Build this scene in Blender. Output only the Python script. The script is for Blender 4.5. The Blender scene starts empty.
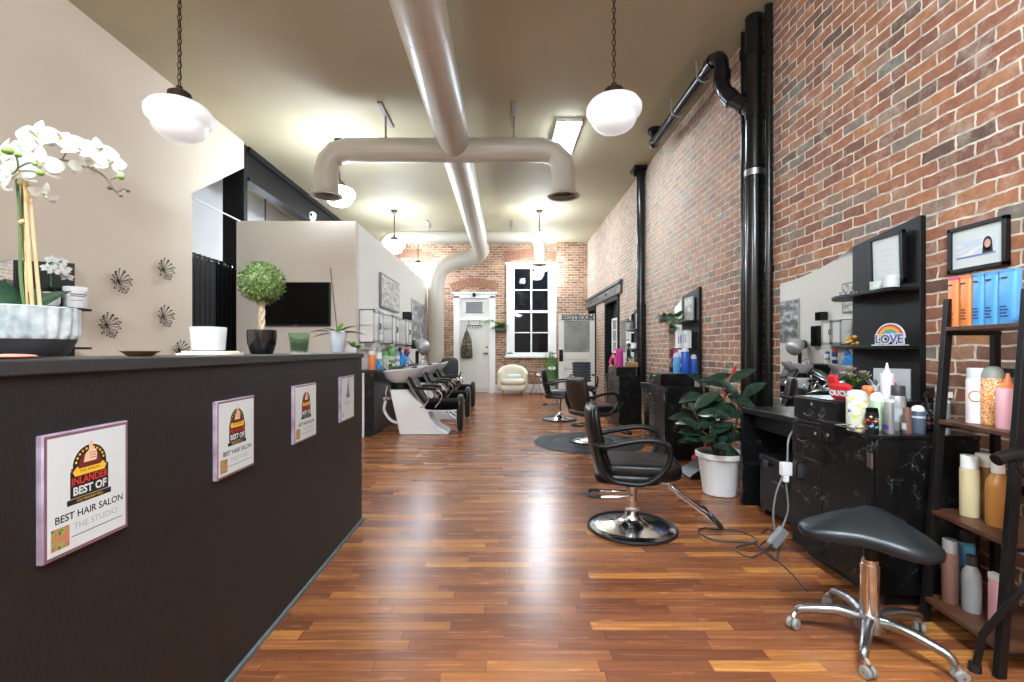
import bpy, bmesh, math, random
from mathutils import Vector, Matrix
PI = math.pi
C = bpy.context.scene.collection
S = bpy.context.scene

# ---------------------------------------------------------------- camera, world, exposure
FPX, CX, CY, CAMZ = 470.0, 503.0, 350.0, 1.22
cd = bpy.data.cameras.new('camera')
cam = bpy.data.objects.new('camera', cd); C.objects.link(cam)
cam.location = (0, 0, CAMZ); cam.rotation_euler = (PI/2, 0, 0)
cd.sensor_width = 36.0; cd.lens = FPX*36/1024
cd.shift_x = (512-CX)/1024; cd.shift_y = (CY-341)/1024
cd.clip_start = 0.02; cd.clip_end = 100
S.camera = cam
w = bpy.data.worlds.new('night'); S.world = w; w.use_nodes = True
w.node_tree.nodes['Background'].inputs[0].default_value = (0.012, 0.018, 0.028, 1)
w.node_tree.nodes['Background'].inputs[1].default_value = 1.0
vs = S.view_settings
vs.view_transform = 'Standard'; vs.look = 'None'; vs.gamma = 1.0; vs.use_curve_mapping = False
vs.exposure = 2.08
LAMP = 44.0          # radiance of the milk glass globes
TUBE = 15.0          # radiance of the fluorescent diffusers

def X(px, d): return (px-CX)/FPX*d
def Z(py, d): return CAMZ-(py-CY)/FPX*d
def P(px, py, d): return (X(px, d), d, Z(py, d))

# ---------------------------------------------------------------- materials
def lin(h):
    if isinstance(h, str):
        c = [int(h[i:i+2], 16)/255 for i in (0, 2, 4)]
    else:
        c = [v/255 for v in h]
    return tuple(v/12.92 if v <= .04045 else ((v+.055)/1.055)**2.4 for v in c)+(1.0,)

def node(nt, typ, props=None, **ins):
    n = nt.nodes.new(typ)
    for k, v in (props or {}).items(): setattr(n, k, v)
    for k, v in ins.items():
        s = n.inputs[int(k[1:])] if k[0] == 'i' and k[1:].isdigit() else n.inputs[k.replace('_', ' ')]
        if isinstance(v, bpy.types.NodeSocket): nt.links.new(v, s)
        else: s.default_value = v
    return n

def mat(name, col, rough=.5, metal=0.0, **kw):
    m = bpy.data.materials.new(name); m.use_nodes = True
    nt = m.node_tree; b = nt.nodes['Principled BSDF']
    b.inputs['Base Color'].default_value = lin(col)
    b.inputs['Roughness'].default_value = rough
    b.inputs['Metallic'].default_value = metal
    if 'spec' in kw: b.inputs['Specular IOR Level'].default_value = kw['spec']
    if 'trans' in kw: b.inputs['Transmission Weight'].default_value = kw['trans']
    if 'ior' in kw: b.inputs['IOR'].default_value = kw['ior']
    if 'coat' in kw: b.inputs['Coat Weight'].default_value = kw['coat']
    if 'alpha' in kw: b.inputs['Alpha'].default_value = kw['alpha']
    if 'sub' in kw:
        b.inputs['Subsurface Weight'].default_value = kw['sub']; b.inputs['Subsurface Scale'].default_value = .01
    if 'emit' in kw:
        b.inputs['Emission Color'].default_value = lin(kw.get('ecol', col)); b.inputs['Emission Strength'].default_value = kw['emit']
    tc = None
    if 'vary' in kw or 'bump' in kw:
        tc = node(nt, 'ShaderNodeTexCoord')
    if 'vary' in kw:      # (scale, second colour)
        sc, c2 = kw['vary'][:2]
        nz = node(nt, 'ShaderNodeTexNoise', Vector=tc.outputs['Object'], Scale=sc, Detail=4.0, Roughness=.6)
        rp = node(nt, 'ShaderNodeMapRange', Value=nz.outputs['Fac'], From_Min=.35, From_Max=.65)
        mx = node(nt, 'ShaderNodeMix', {'data_type': 'RGBA'}, Factor=rp.outputs[0])
        mx.inputs[6].default_value = lin(col); mx.inputs[7].default_value = lin(c2)
        nt.links.new(mx.outputs[2], b.inputs['Base Color'])
    if 'bump' in kw:      # (scale, strength, distance)
        sc, st, di = kw['bump']
        nz = node(nt, 'ShaderNodeTexNoise', Vector=tc.outputs['Object'], Scale=sc, Detail=3.0)
        bp = node(nt, 'ShaderNodeBump', Height=nz.outputs['Fac'], Strength=st, Distance=di)
        nt.links.new(bp.outputs[0], b.inputs['Normal'])
    return m

def emis(name, col, s):
    m = bpy.data.materials.new(name); m.use_nodes = True
    nt = m.node_tree; nt.nodes.clear()
    e = node(nt, 'ShaderNodeEmission', Color=lin(col), Strength=s)
    o = node(nt, 'ShaderNodeOutputMaterial'); nt.links.new(e.outputs[0], o.inputs[0])
    return m

def ramp(nt, fac, stops, interp='LINEAR'):
    r = node(nt, 'ShaderNodeValToRGB', Fac=fac)
    cr = r.color_ramp; cr.interpolation = interp
    while len(cr.elements) < len(stops): cr.elements.new(.5)
    for e, (p, c) in zip(cr.elements, stops): e.position = p; e.color = lin(c)
    return r.outputs[0]

def brick_mat(name, tones, mortar, wide=.205, high=.073, lamp_pale=False):
    m = bpy.data.materials.new(name); m.use_nodes = True
    nt = m.node_tree; b = nt.nodes['Principled BSDF']
    tc = node(nt, 'ShaderNodeTexCoord'); ge = node(nt, 'ShaderNodeNewGeometry')
    so = node(nt, 'ShaderNodeSeparateXYZ', Vector=tc.outputs['Object'])
    sn = node(nt, 'ShaderNodeSeparateXYZ', Vector=ge.outputs['True Normal'])
    ab = node(nt, 'ShaderNodeMath', {'operation': 'ABSOLUTE'}, i0=sn.outputs[0])
    gt = node(nt, 'ShaderNodeMath', {'operation': 'GREATER_THAN'}, i0=ab.outputs[0], i1=.5)
    u = node(nt, 'ShaderNodeMix', {'data_type': 'FLOAT'}, Factor=gt.outputs[0])
    nt.links.new(so.outputs[0], u.inputs[2]); nt.links.new(so.outputs[1], u.inputs[3])
    wob = node(nt, 'ShaderNodeTexNoise', Vector=tc.outputs['Object'], Scale=9.0, Detail=3.0)
    wv = node(nt, 'ShaderNodeVectorMath', {'operation': 'MULTIPLY_ADD'}, i0=wob.outputs['Color'], i1=(.040, .026, 0), i2=(-.020, -.013, 0))
    cb = node(nt, 'ShaderNodeCombineXYZ', X=u.outputs[0], Y=so.outputs[2])
    ad = node(nt, 'ShaderNodeVectorMath', {'operation': 'ADD'}, i0=cb.outputs[0], i1=wv.outputs[0])
    br = node(nt, 'ShaderNodeTexBrick', {'offset': .5, 'offset_frequency': 2}, Vector=ad.outputs[0], Scale=1.0,
              Color1=(0, 0, 0, 1), Color2=(1, 1, 1, 1), Mortar=(.5, .5, .5, 1), Mortar_Size=.0066, Mortar_Smooth=.3, Bias=0.0,
              Brick_Width=wide, Row_Height=high)
    tone = ramp(nt, br.outputs['Color'], tones)
    n2 = node(nt, 'ShaderNodeTexNoise', Vector=tc.outputs['Object'], Scale=16.0, Detail=7.0, Roughness=.72)
    mr = node(nt, 'ShaderNodeMapRange', Value=n2.outputs['Fac'], From_Min=.25, From_Max=.75, To_Min=.62, To_Max=1.28)
    mul = node(nt, 'ShaderNodeMix', {'data_type': 'RGBA', 'blend_type': 'MULTIPLY'}, Factor=1.0)
    nt.links.new(tone, mul.inputs[6]); nt.links.new(mr.outputs[0], mul.inputs[7])
    # limy bloom left on the faces of the old bricks
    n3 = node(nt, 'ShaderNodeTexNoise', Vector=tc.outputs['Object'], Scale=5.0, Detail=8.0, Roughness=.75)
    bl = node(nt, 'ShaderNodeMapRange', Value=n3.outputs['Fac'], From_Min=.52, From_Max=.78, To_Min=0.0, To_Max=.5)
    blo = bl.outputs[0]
    if lamp_pale:      # lamp light painted as paler colour on bricks deeper and higher up
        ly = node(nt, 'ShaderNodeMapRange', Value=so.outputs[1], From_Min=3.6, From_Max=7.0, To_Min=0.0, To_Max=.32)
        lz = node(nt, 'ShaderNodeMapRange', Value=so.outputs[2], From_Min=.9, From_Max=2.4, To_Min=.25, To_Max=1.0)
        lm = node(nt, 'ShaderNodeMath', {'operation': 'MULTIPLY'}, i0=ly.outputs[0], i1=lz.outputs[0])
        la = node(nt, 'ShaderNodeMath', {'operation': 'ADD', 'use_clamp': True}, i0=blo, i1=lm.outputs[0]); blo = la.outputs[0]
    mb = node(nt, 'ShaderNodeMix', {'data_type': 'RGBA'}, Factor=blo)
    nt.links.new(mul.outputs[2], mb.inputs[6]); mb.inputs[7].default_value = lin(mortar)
    mx = node(nt, 'ShaderNodeMix', {'data_type': 'RGBA'}, Factor=br.outputs['Fac'])
    nt.links.new(mb.outputs[2], mx.inputs[6])
    n4 = node(nt, 'ShaderNodeTexNoise', Vector=tc.outputs['Object'], Scale=14.0, Detail=4.0)
    mt = ramp(nt, n4.outputs['Fac'], [(.3, tuple(int(v*.72) for v in mortar)), (.62, mortar)])
    nt.links.new(mt, mx.inputs[7])
    nt.links.new(mx.outputs[2], b.inputs['Base Color'])
    b.inputs['Roughness'].default_value = .82
    inv = node(nt, 'ShaderNodeMath', {'operation': 'MULTIPLY_ADD'}, i0=br.outputs['Fac'], i1=-1.0, i2=1.0)
    hh = node(nt, 'ShaderNodeMath', {'operation': 'MULTIPLY_ADD'}, i0=n2.outputs['Fac'], i1=.55, i2=inv.outputs[0])
    bp = node(nt, 'ShaderNodeBump', Height=hh.outputs[0], Strength=.9, Distance=.012)
    nt.links.new(bp.outputs[0], b.inputs['Normal'])
    return m

def floor_mat():
    m = bpy.data.materials.new('cherry laminate'); m.use_nodes = True
    nt = m.node_tree; b = nt.nodes['Principled BSDF']
    tc = node(nt, 'ShaderNodeTexCoord')
    so = node(nt, 'ShaderNodeSeparateXYZ', Vector=tc.outputs['Object'])
    dv = node(nt, 'ShaderNodeMath', {'operation': 'DIVIDE'}, i0=so.outputs[1], i1=.066)
    fl = node(nt, 'ShaderNodeMath', {'operation': 'FLOOR'}, i0=dv.outputs[0])
    wn = node(nt, 'ShaderNodeTexWhiteNoise', {'noise_dimensions': '1D'}, W=fl.outputs[0])
    xs = node(nt, 'ShaderNodeMath', {'operation': 'MULTIPLY_ADD'}, i0=wn.outputs['Value'], i1=7.3, i2=so.outputs[0])
    vv = node(nt, 'ShaderNodeCombineXYZ', X=xs.outputs[0], Y=so.outputs[1])
    br = node(nt, 'ShaderNodeTexBrick', {'offset': .0, 'offset_frequency': 2, 'squash': .7, 'squash_frequency': 3}, Vector=vv.outputs[0], Scale=1.0,
              Color1=(0, 0, 0, 1), Color2=(1, 1, 1, 1), Mortar=(.0, .0, .0, 1), Mortar_Size=.0009, Mortar_Smooth=.3, Bias=0.0,
              Brick_Width=.62, Row_Height=.066)
    tone = ramp(nt, br.outputs['Color'], [(0, (114, 65, 42)), (.35, (134, 78, 48)), (.65, (150, 91, 54)), (.88, (168, 106, 58)), (1, (190, 128, 66))])
    mp = node(nt, 'ShaderNodeMapping', Vector=tc.outputs['Object'], Scale=(1.6, 26, 1))
    ofs = node(nt, 'ShaderNodeVectorMath', {'operation': 'MULTIPLY_ADD'}, i0=br.outputs['Color'], i1=(7, 3, 0), i2=mp.outputs[0])
    nz = node(nt, 'ShaderNodeTexNoise', Vector=ofs.outputs[0], Scale=1.6, Detail=6.0, Roughness=.65, Distortion=.6)
    mr = node(nt, 'ShaderNodeMapRange', Value=nz.outputs['Fac'], From_Min=.3, From_Max=.7, To_Min=.62, To_Max=1.25)
    mul = node(nt, 'ShaderNodeMix', {'data_type': 'RGBA', 'blend_type': 'MULTIPLY'}, Factor=1.0)
    nt.links.new(tone, mul.inputs[6]); nt.links.new(mr.outputs[0], mul.inputs[7])
    mx = node(nt, 'ShaderNodeMix', {'data_type': 'RGBA'}, Factor=br.outputs['Fac'])
    nt.links.new(mul.outputs[2], mx.inputs[6]); mx.inputs[7].default_value = lin((52, 28, 18))
    nt.links.new(mx.outputs[2], b.inputs['Base Color'])
    rr = node(nt, 'ShaderNodeMapRange', Value=nz.outputs['Fac'], To_Min=.22, To_Max=.31)
    nt.links.new(rr.outputs[0], b.inputs['Roughness'])
    b.inputs['Specular IOR Level'].default_value = .42
    bp = node(nt, 'ShaderNodeBump', Height=nz.outputs['Fac'], Strength=.06, Distance=.002)
    nt.links.new(bp.outputs[0], b.inputs['Normal'])
    return m

def marble_mat():
    m = bpy.data.materials.new('black marble laminate'); m.use_nodes = True
    nt = m.node_tree; b = nt.nodes['Principled BSDF']
    tc = node(nt, 'ShaderNodeTexCoord')
    nz = node(nt, 'ShaderNodeTexNoise', Vector=tc.outputs['Object'], Scale=5.0, Detail=5.0)
    wv = node(nt, 'ShaderNodeVectorMath', {'operation': 'MULTIPLY_ADD'}, i0=nz.outputs['Color'], i1=(.35, .35, .35), i2=tc.outputs['Object'])
    vo = node(nt, 'ShaderNodeTexVoronoi', {'feature': 'DISTANCE_TO_EDGE'}, Vector=wv.outputs[0], Scale=13.0)
    vn = node(nt, 'ShaderNodeMapRange', Value=vo.outputs['Distance'], From_Min=.0, From_Max=.013, To_Min=1.0, To_Max=0.0)
    n2 = node(nt, 'ShaderNodeTexNoise', Vector=tc.outputs['Object'], Scale=11.0, Detail=2.0)
    ms = node(nt, 'ShaderNodeMapRange', Value=n2.outputs['Fac'], From_Min=.52, From_Max=.66, To_Min=0.0, To_Max=.85)
    ml = node(nt, 'ShaderNodeMath', {'operation': 'MULTIPLY'}, i0=vn.outputs[0], i1=ms.outputs[0])
    mx = node(nt, 'ShaderNodeMix', {'data_type': 'RGBA'}, Factor=ml.outputs[0])
    mx.inputs[6].default_value = lin((17, 17, 18)); mx.inputs[7].default_value = lin((190, 190, 188))
    nt.links.new(mx.outputs[2], b.inputs['Base Color'])
    b.inputs['Roughness'].default_value = .3; b.inputs['Specular IOR Level'].default_value = .3
    return m

def pattern_mat(name, stops, scale, rough=.4, interp='CONSTANT', typ='noise', stretch=(1, 1, 1)):
    m = bpy.data.materials.new(name); m.use_nodes = True
    nt = m.node_tree; b = nt.nodes['Principled BSDF']
    tc = node(nt, 'ShaderNodeTexCoord')
    mp = node(nt, 'ShaderNodeMapping', Vector=tc.outputs['Object'], Scale=stretch)
    if typ == 'noise':
        f = node(nt, 'ShaderNodeTexNoise', Vector=mp.outputs[0], Scale=scale, Detail=2.0).outputs['Fac']
    else:
        v = node(nt, 'ShaderNodeTexVoronoi', Vector=mp.outputs[0], Scale=scale)
        f = node(nt, 'ShaderNodeSeparateXYZ', Vector=v.outputs['Color']).outputs[0]
    nt.links.new(ramp(nt, f, stops, interp), b.inputs['Base Color'])
    b.inputs['Roughness'].default_value = rough
    return m

BR_RIGHT = [(0, (104, 82, 70)), (.12, (134, 90, 72)), (.35, (152, 100, 78)), (.55, (164, 108, 80)), (.75, (176, 120, 84)), (.88, (150, 122, 104)), (1, (122, 118, 108))]
BR_FAR = [(0, (128, 92, 70)), (.3, (156, 114, 86)), (.65, (172, 128, 98)), (1, (188, 150, 120))]
M = dict(
    brick=brick_mat('red brick', BR_RIGHT, (232, 222, 204), lamp_pale=True),
    brick_far=brick_mat('tan brick', BR_FAR, (222, 212, 194), .2, .07),
    voussoir=mat('arch brick', (166, 120, 96), .85, vary=(14, (136, 94, 74)), bump=(60, .5, .004)),
    floor=floor_mat(), marble=marble_mat(),
    ceiling=mat('taupe ceiling paint', (176, 166, 138), .7, vary=(.8, (168, 158, 130)), bump=(25, .12, .003)),
    beige=mat('beige wall paint', (216, 203, 184), .75, bump=(40, .1, .002)),
    white_wall=mat('white wall paint', (226, 224, 218), .7, bump=(40, .1, .002)),
    blue_wall=mat('pale blue grey paint', (206, 206, 204), .75, bump=(40, .1, .002)),
    half_wall=mat('dark brown black paint', (28, 26, 24), .52, bump=(150, .45, .003)),
    ledge=mat('charcoal ledge', (52, 51, 50), .42, bump=(180, .4, .002)),
    teal_trim=mat('grey green floor strip', (96, 108, 108), .4),
    black_paint=mat('black paint', (14, 14, 15), .5, spec=.3),
    black_iron=mat('black iron enamel', (15, 16, 17), .2, bump=(18, .12, .004)),
    steel_black=mat('black steel beam paint', (15, 15, 16), .5, spec=.3), panel=mat('matt black laminate', (17, 17, 18), .45, spec=.35),
    lintel=mat('weathered dark timber', (104, 98, 90), .6, vary=(9, (78, 72, 66))),
    white=mat('white gloss paint', (236, 236, 233), .35),
    off_white=mat('off white door paint', (218, 217, 210), .4),
    plastic_white=mat('white plastic', (238, 239, 240), .28),
    beige_grey=mat('greyed beige wall paint', (214, 207, 197), .75, bump=(40, .1, .002)), ceramic=mat('white ceramic', (206, 208, 208), .15, coat=.3),
    leather=mat('black leather', (12, 12, 13), .36, spec=.4, bump=(140, .12, .002)),
    leather_brown=mat('worn brown black leather', (52, 37, 31), .38, bump=(120, .15, .002)),
    leather_dark=mat('satin black vinyl', (22, 25, 27), .3, bump=(140, .1, .002)),
    velvet=mat('matt black cloth', (9, 9, 10), .9, spec=.1),
    plastic_black=mat('black plastic', (18, 18, 19), .38, spec=.35),
    rubber=mat('black rubber', (24, 25, 26), .55),
    mat_rubber=mat('dark floor mat rubber', (34, 36, 37), .6, spec=.3, bump=(70, .2, .002)),
    chrome=mat('chrome', (228, 231, 235), .14, 1.0),
    steel=mat('brushed steel', (170, 172, 175), .28, 1.0),
    bronze=mat('dark bronze', (70, 58, 48), .4, .8),
    duct=mat('beige painted duct metal', (190, 183, 169), .36, 0.0, bump=(6, .08, .01)),
    duct_dark=mat('dark vent throat', (40, 38, 36), .6),
    duct_grey=mat('vent louver metal', (140, 134, 126), .5),
    mirror=mat('mirror silver', (238, 240, 241), .01, 1.0),
    glass_dark=mat('night window glass', (12, 15, 19), .03, spec=.25),
    frost=mat('frosted glass', (150, 152, 146), .5, vary=(3.5, (118, 122, 114))),
    glass=mat('clear glass', (245, 250, 248), .03, trans=1.0, ior=1.45),
    green_glass=mat('green glass', (206, 230, 200), .1, trans=.95, ior=1.2),
    globe=emis('lit milk glass', (226, 240, 255), LAMP), globe_far=emis('lit milk glass far', (226, 240, 255), LAMP*.6), globe_dim=mat('softly lit milk glass', (238, 238, 236), .2, emit=.10, ecol=(244, 248, 255)),
    tube=emis('lit fluorescent diffuser', (222, 240, 255), TUBE), tube_added=emis('added fluorescent diffuser', (222, 240, 255), TUBE*3.1), globe_added=emis('added side room milk glass', (226, 240, 255), LAMP*.09),  # brighter diffuser and dim globe serve only the unseen, added lamps
    bulb=emis('lit small globe', (234, 245, 255), LAMP*1.3),
    screen=mat('dark screen', (4, 4, 5), .2, spec=.12),
    cream=mat('cream upholstery', (222, 214, 194), .7, bump=(60, .15, .003)),
    wood=mat('oak wood', (176, 132, 88), .5, vary=(12, (150, 106, 66))),
    walnut=mat('walnut shelf', (92, 56, 37), .4, vary=(16, (64, 38, 25))),
    copper=mat('copper wire', (196, 128, 92), .25, 1.0),
    bamboo=mat('bamboo stake', (222, 196, 148), .5, vary=(14, (204, 172, 120))),
    petal=mat('white petal', (220, 223, 218), .5, sub=.15),
    petal_core=mat('yellow flower heart', (226, 220, 130), .5),
    bud=mat('green bud', (140, 178, 84), .5),
    stem=mat('green stem', (92, 118, 66), .5),
    stem_brown=mat('brown stem', (96, 78, 54), .6),
    leaf_dark=mat('dark glossy leaf', (36, 66, 44), .25, vary=(9, (24, 46, 33))),
    leaf_rubber=mat('rubber plant leaf', (40, 64, 48), .22, vary=(14, (22, 40, 31))),
    leaf_bright=mat('bright leaf', (112, 158, 66), .45, vary=(40, (66, 112, 40))),
    leaf_deep=mat('deep topiary leaf', (146, 172, 104), .35, vary=(30, (44, 76, 32))),
    leaf_grass=mat('grass blade', (112, 160, 84), .5, vary=(20, (58, 98, 46))),
    soil=mat('potting soil', (52, 40, 32), .9, bump=(90, .8, .01)),
    trunk=mat('pale twisted trunk', (206, 192, 164), .7, vary=(30, (170, 150, 118))),
    paper=mat('white paper', (208, 214, 212), .6),
    ink=mat('black ink', (28, 28, 30), .6),
    ink_grey=mat('pale grey ink', (166, 172, 172), .6),
    acrylic=mat('mauve acrylic edge', (146, 122, 140), .2, vary=(8, (190, 178, 196))),
    mauve=mat('mauve border', (126, 88, 96), .3),
    badge=mat('badge black', (34, 28, 24), .5), badge_red=mat('badge red', (196, 52, 44), .5),
    badge_maroon=mat('badge maroon', (110, 40, 34), .5), badge_yellow=mat('badge yellow', (232, 186, 52), .5),
    skin=mat('printed hand', (232, 190, 160), .5),
    grey=mat('mid grey plastic', (128, 130, 132), .4), dark_grey=mat('charcoal plastic', (58, 59, 61), .4),
    dull_grey=mat('dull grey bottle', (156, 157, 156), .35), pale_grey=mat('pale grey glaze', (200, 206, 212), .35), silver=mat('silver paint', (186, 188, 190), .3, .6),
    orange=mat('orange plastic', (240, 142, 82), .3), blue=mat('sky blue plastic', (92, 164, 222), .3),
    pink=mat('pale pink plastic', (232, 178, 186), .35), magenta=mat('magenta plastic', (206, 62, 150), .35),
    hot_pink=mat('hot pink cap', (226, 70, 130), .35), red=mat('red plastic', (196, 38, 40), .4),
    teal=mat('teal plastic', (66, 140, 152), .3), cream_bottle=mat('cream bottle', (204, 188, 146), .35),
    tan=mat('tan bottle', (150, 108, 64), .35), amber=mat('amber bottle', (172, 114, 56), .3),
    brown=mat('rose brown can', (150, 112, 100), .3, .4), green_bottle=mat('green bottle', (96, 172, 78), .3),
    mint=mat('mint bottle', (190, 216, 178), .35), purple=mat('purple print', (122, 62, 170), .4),
    cobalt=mat('cobalt bottle', (40, 92, 190), .25), towel=mat('blue towel', (58, 144, 214), .9, bump=(80, .5, .005)),
    gold=mat('gold leaf', (214, 170, 92), .3, .8), rubyred=mat('red cloth', (202, 34, 42), .7),
    cream_paper=mat('cream notebook', (226, 216, 192), .7),
    gray_tile=mat('anthracite vinyl', (44, 50, 54), .4),
)
# ---------------------------------------------------------------- mesh collector
def spline(pts, k=6):
    pts = [Vector(p) for p in pts]; out = []
    n = len(pts)
    for i in range(n-1):
        p0, p1, p2, p3 = pts[max(i-1, 0)], pts[i], pts[i+1], pts[min(i+2, n-1)]
        for j in range(k):
            t = j/k
            out.append(.5*((2*p1)+(p2-p0)*t+(2*p0-5*p1+4*p2-p3)*t*t+(3*p1-p0-3*p2+p3)*t**3))
    out.append(pts[-1]); return out

class G:
    def __init__(s): s.v = []; s.f = []; s.k = []; s.T = Matrix.Identity(4); s.m = 0
    def add(s, vs, fs):
        o = len(s.v)
        s.v += [tuple(s.T @ Vector(v)) for v in vs]
        s.f += [tuple(i+o for i in f) for f in fs]; s.k += [s.m]*len(fs); return s
    def box(s, x0, y0, z0, x1, y1, z1):
        v = [(x0,y0,z0),(x1,y0,z0),(x1,y1,z0),(x0,y1,z0),(x0,y0,z1),(x1,y0,z1),(x1,y1,z1),(x0,y1,z1)]
        return s.add(v, [(0,3,2,1),(4,5,6,7),(0,1,5,4),(1,2,6,5),(2,3,7,6),(3,0,4,7)])
    def cbox(s, c, h): return s.box(c[0]-h[0], c[1]-h[1], c[2]-h[2], c[0]+h[0], c[1]+h[1], c[2]+h[2])
    def loft(s, rings, cap0=True, cap1=True, closed=False):
        n = len(rings[0]); v = [p for r in rings for p in r]; f = []
        m = len(rings)
        for i in range(m if closed else m-1):
            a, b = i*n, ((i+1) % m)*n
            for j in range(n):
                k = (j+1) % n
                f.append((a+j, a+k, b+k, b+j))
        if not closed:
            if cap0: f.append(tuple(range(n-1, -1, -1)))
            if cap1: f.append(tuple((m-1)*n+j for j in range(n)))
        return s.add(v, f)
    def tube(s, pts, r, n=8, closed=False, flat=1.0):
        pts = [Vector(p) for p in pts]; m = len(pts)
        rs = r if isinstance(r, (list, tuple)) else [r]*m
        tans = []
        for i in range(m):
            a = pts[(i-1) % m] if (closed or i > 0) else pts[0]
            b = pts[(i+1) % m] if (closed or i < m-1) else pts[-1]
            t = b-a
            tans.append(t.normalized() if t.length > 1e-9 else Vector((0,0,1)))
        up = Vector((0,0,1)) if abs(tans[0].z) < .9 else Vector((1,0,0))
        nrm = (up-tans[0]*up.dot(tans[0])).normalized(); rings = []
        for i in range(m):
            nrm = nrm-tans[i]*nrm.dot(tans[i])
            nrm = nrm.normalized() if nrm.length > 1e-6 else Vector((1,0,0))
            bi = tans[i].cross(nrm)
            rings.append([pts[i]+(nrm*math.cos(2*PI*j/n)+bi*math.sin(2*PI*j/n)*flat)*rs[i] for j in range(n)])
        return s.loft(rings, closed=closed)
    def cyl(s, a, b, r, r2=None, n=16): return s.tube([a, b], [r, r if r2 is None else r2], n)
    def lathe(s, prof, n=24, c=(0,0,0), sx=1.0, sy=1.0):
        rings = [[(c[0]+r*math.cos(2*PI*j/n)*sx, c[1]+r*math.sin(2*PI*j/n)*sy, c[2]+z) for j in range(n)] for r, z in ((max(r, 1e-4), z) for r, z in prof)]
        return s.loft(rings, cap0=prof[0][0] > 0 or True, cap1=True)
    def ell(s, c, r, n=14, m=8, e=1.0):
        def sg(x, p): return math.copysign(abs(x)**p, x)
        rings = []
        for i in range(m+1):
            a = -PI/2+PI*i/m
            ca = max(abs(math.cos(a)), 1e-3)**e; sa = sg(math.sin(a), e)
            rings.append([(c[0]+r[0]*ca*sg(math.cos(2*PI*j/n), e), c[1]+r[1]*ca*sg(math.sin(2*PI*j/n), e), c[2]+r[2]*sa) for j in range(n)])
        return s.loft(rings)
    def prism(s, pts, a, b, axis='y'):
        def mk(p, h):
            return {'y': (p[0], h, p[1]), 'x': (h, p[0], p[1]), 'z': (p[0], p[1], h)}[axis]
        n = len(pts); v = [mk(p, a) for p in pts]+[mk(p, b) for p in pts]
        f = [tuple(range(n-1, -1, -1)), tuple(range(n, 2*n))]+[(i, (i+1) % n, n+(i+1) % n, n+i) for i in range(n)]
        return s.add(v, f)
    def surf(s, fn, nu, nv):
        v = [fn(i/nu, j/nv) for i in range(nu+1) for j in range(nv+1)]
        f = [(i*(nv+1)+j, (i+1)*(nv+1)+j, (i+1)*(nv+1)+j+1, i*(nv+1)+j+1) for i in range(nu) for j in range(nv)]
        return s.add(v, f)
    def leaf(s, base, d, up, L, W, bend=.3, fold=.25, n=5):
        """a leaf from base along d, upper side towards up"""
        d = Vector(d).normalized(); up = Vector(up); sd = d.cross(up)
        sd = sd.normalized() if sd.length > 1e-5 else d.orthogonal().normalized()
        up = sd.cross(d).normalized(); base = Vector(base); v = []; f = []
        for i in range(n+1):
            t = i/n; wd = W*math.sin(PI*min(1, t*.93+.05))**.8*(1-.25*t)
            if i == n: wd = W*.03
            c = base+d*L*t-up*bend*L*t*t
            for q in (-1, 0, 1): v.append(c+sd*wd*.5*q+up*abs(q)*fold*wd*.5)
        for i in range(n):
            for q in (0, 1): f.append((i*3+q, i*3+q+1, i*3+q+4, i*3+q+3))
        return s.add(v, f)
    def text(s, txt, size, align='CENTER', wide=1.0, bold=0.0, depth=0.0, shear=0.0):
        cu = bpy.data.curves.new('t', 'FONT'); cu.body = txt; cu.size = size; cu.align_x = align; cu.align_y = 'CENTER'
        cu.offset = bold; cu.extrude = depth; cu.shear = shear; cu.resolution_u = 3
        ob = bpy.data.objects.new('t', cu)
        me = bpy.data.meshes.new_from_object(ob)
        s.add([(v.co.x*wide, v.co.y, v.co.z) for v in me.vertices], [tuple(p.vertices) for p in me.polygons])
        bpy.data.objects.remove(ob); bpy.data.curves.remove(cu); bpy.data.meshes.remove(me); return s

def mesh(name, g, mats, smooth=40):
    me = bpy.data.meshes.new(name); me.from_pydata(g.v, [], g.f)
    ms = mats if isinstance(mats, (list, tuple)) else [mats]
    for m in ms: me.materials.append(M[m] if isinstance(m, str) else m)
    me.polygons.foreach_set('material_index', g.k)
    bm = bmesh.new(); bm.from_mesh(me); bmesh.ops.recalc_face_normals(bm, faces=bm.faces); bm.to_mesh(me); bm.free()
    if smooth:
        me.polygons.foreach_set('use_smooth', [True]*len(me.polygons))
        me.set_sharp_from_angle(angle=math.radians(smooth))
    me.update(); return me

def obj(name, g, mats, parent=None, bevel=0, smooth=40, loc=(0,0,0), rot=(0,0,0), label=None, sub=0, seg=2):
    o = bpy.data.objects.new(name, mesh(name, g, mats, smooth)); C.objects.link(o)
    o.location = loc; o.rotation_euler = rot; o.parent = parent
    if bevel:
        b = o.modifiers.new('bevel', 'BEVEL'); b.width = bevel; b.segments = seg; b.limit_method = 'ANGLE'; b.angle_limit = math.radians(40)
    if sub:
        b = o.modifiers.new('sub', 'SUBSURF'); b.levels = sub; b.render_levels = sub
    if label: o['label'] = label
    return o

def tag(o, label, cat, group=None, kind=None):
    o['label'] = label; o['category'] = cat
    if group: o['group'] = group
    if kind: o['kind'] = kind
    return o

def thing(name, label, cat, loc=(0,0,0), rz=0, group=None, rot=None):
    o = bpy.data.objects.new(name, None); C.objects.link(o); o.empty_display_size = .05
    o.location = loc; o.rotation_euler = rot or (0, 0, rz)
    return tag(o, label, cat, group)

def struct(name, g, mats, label=None, cat=None, smooth=0, bevel=0, parent=None):
    o = obj(name, g, mats, parent, smooth=smooth, bevel=bevel)
    if parent is None:
        o['kind'] = 'structure'; o['label'] = label; o['category'] = cat or name.split('_')[0]
    return o

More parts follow.
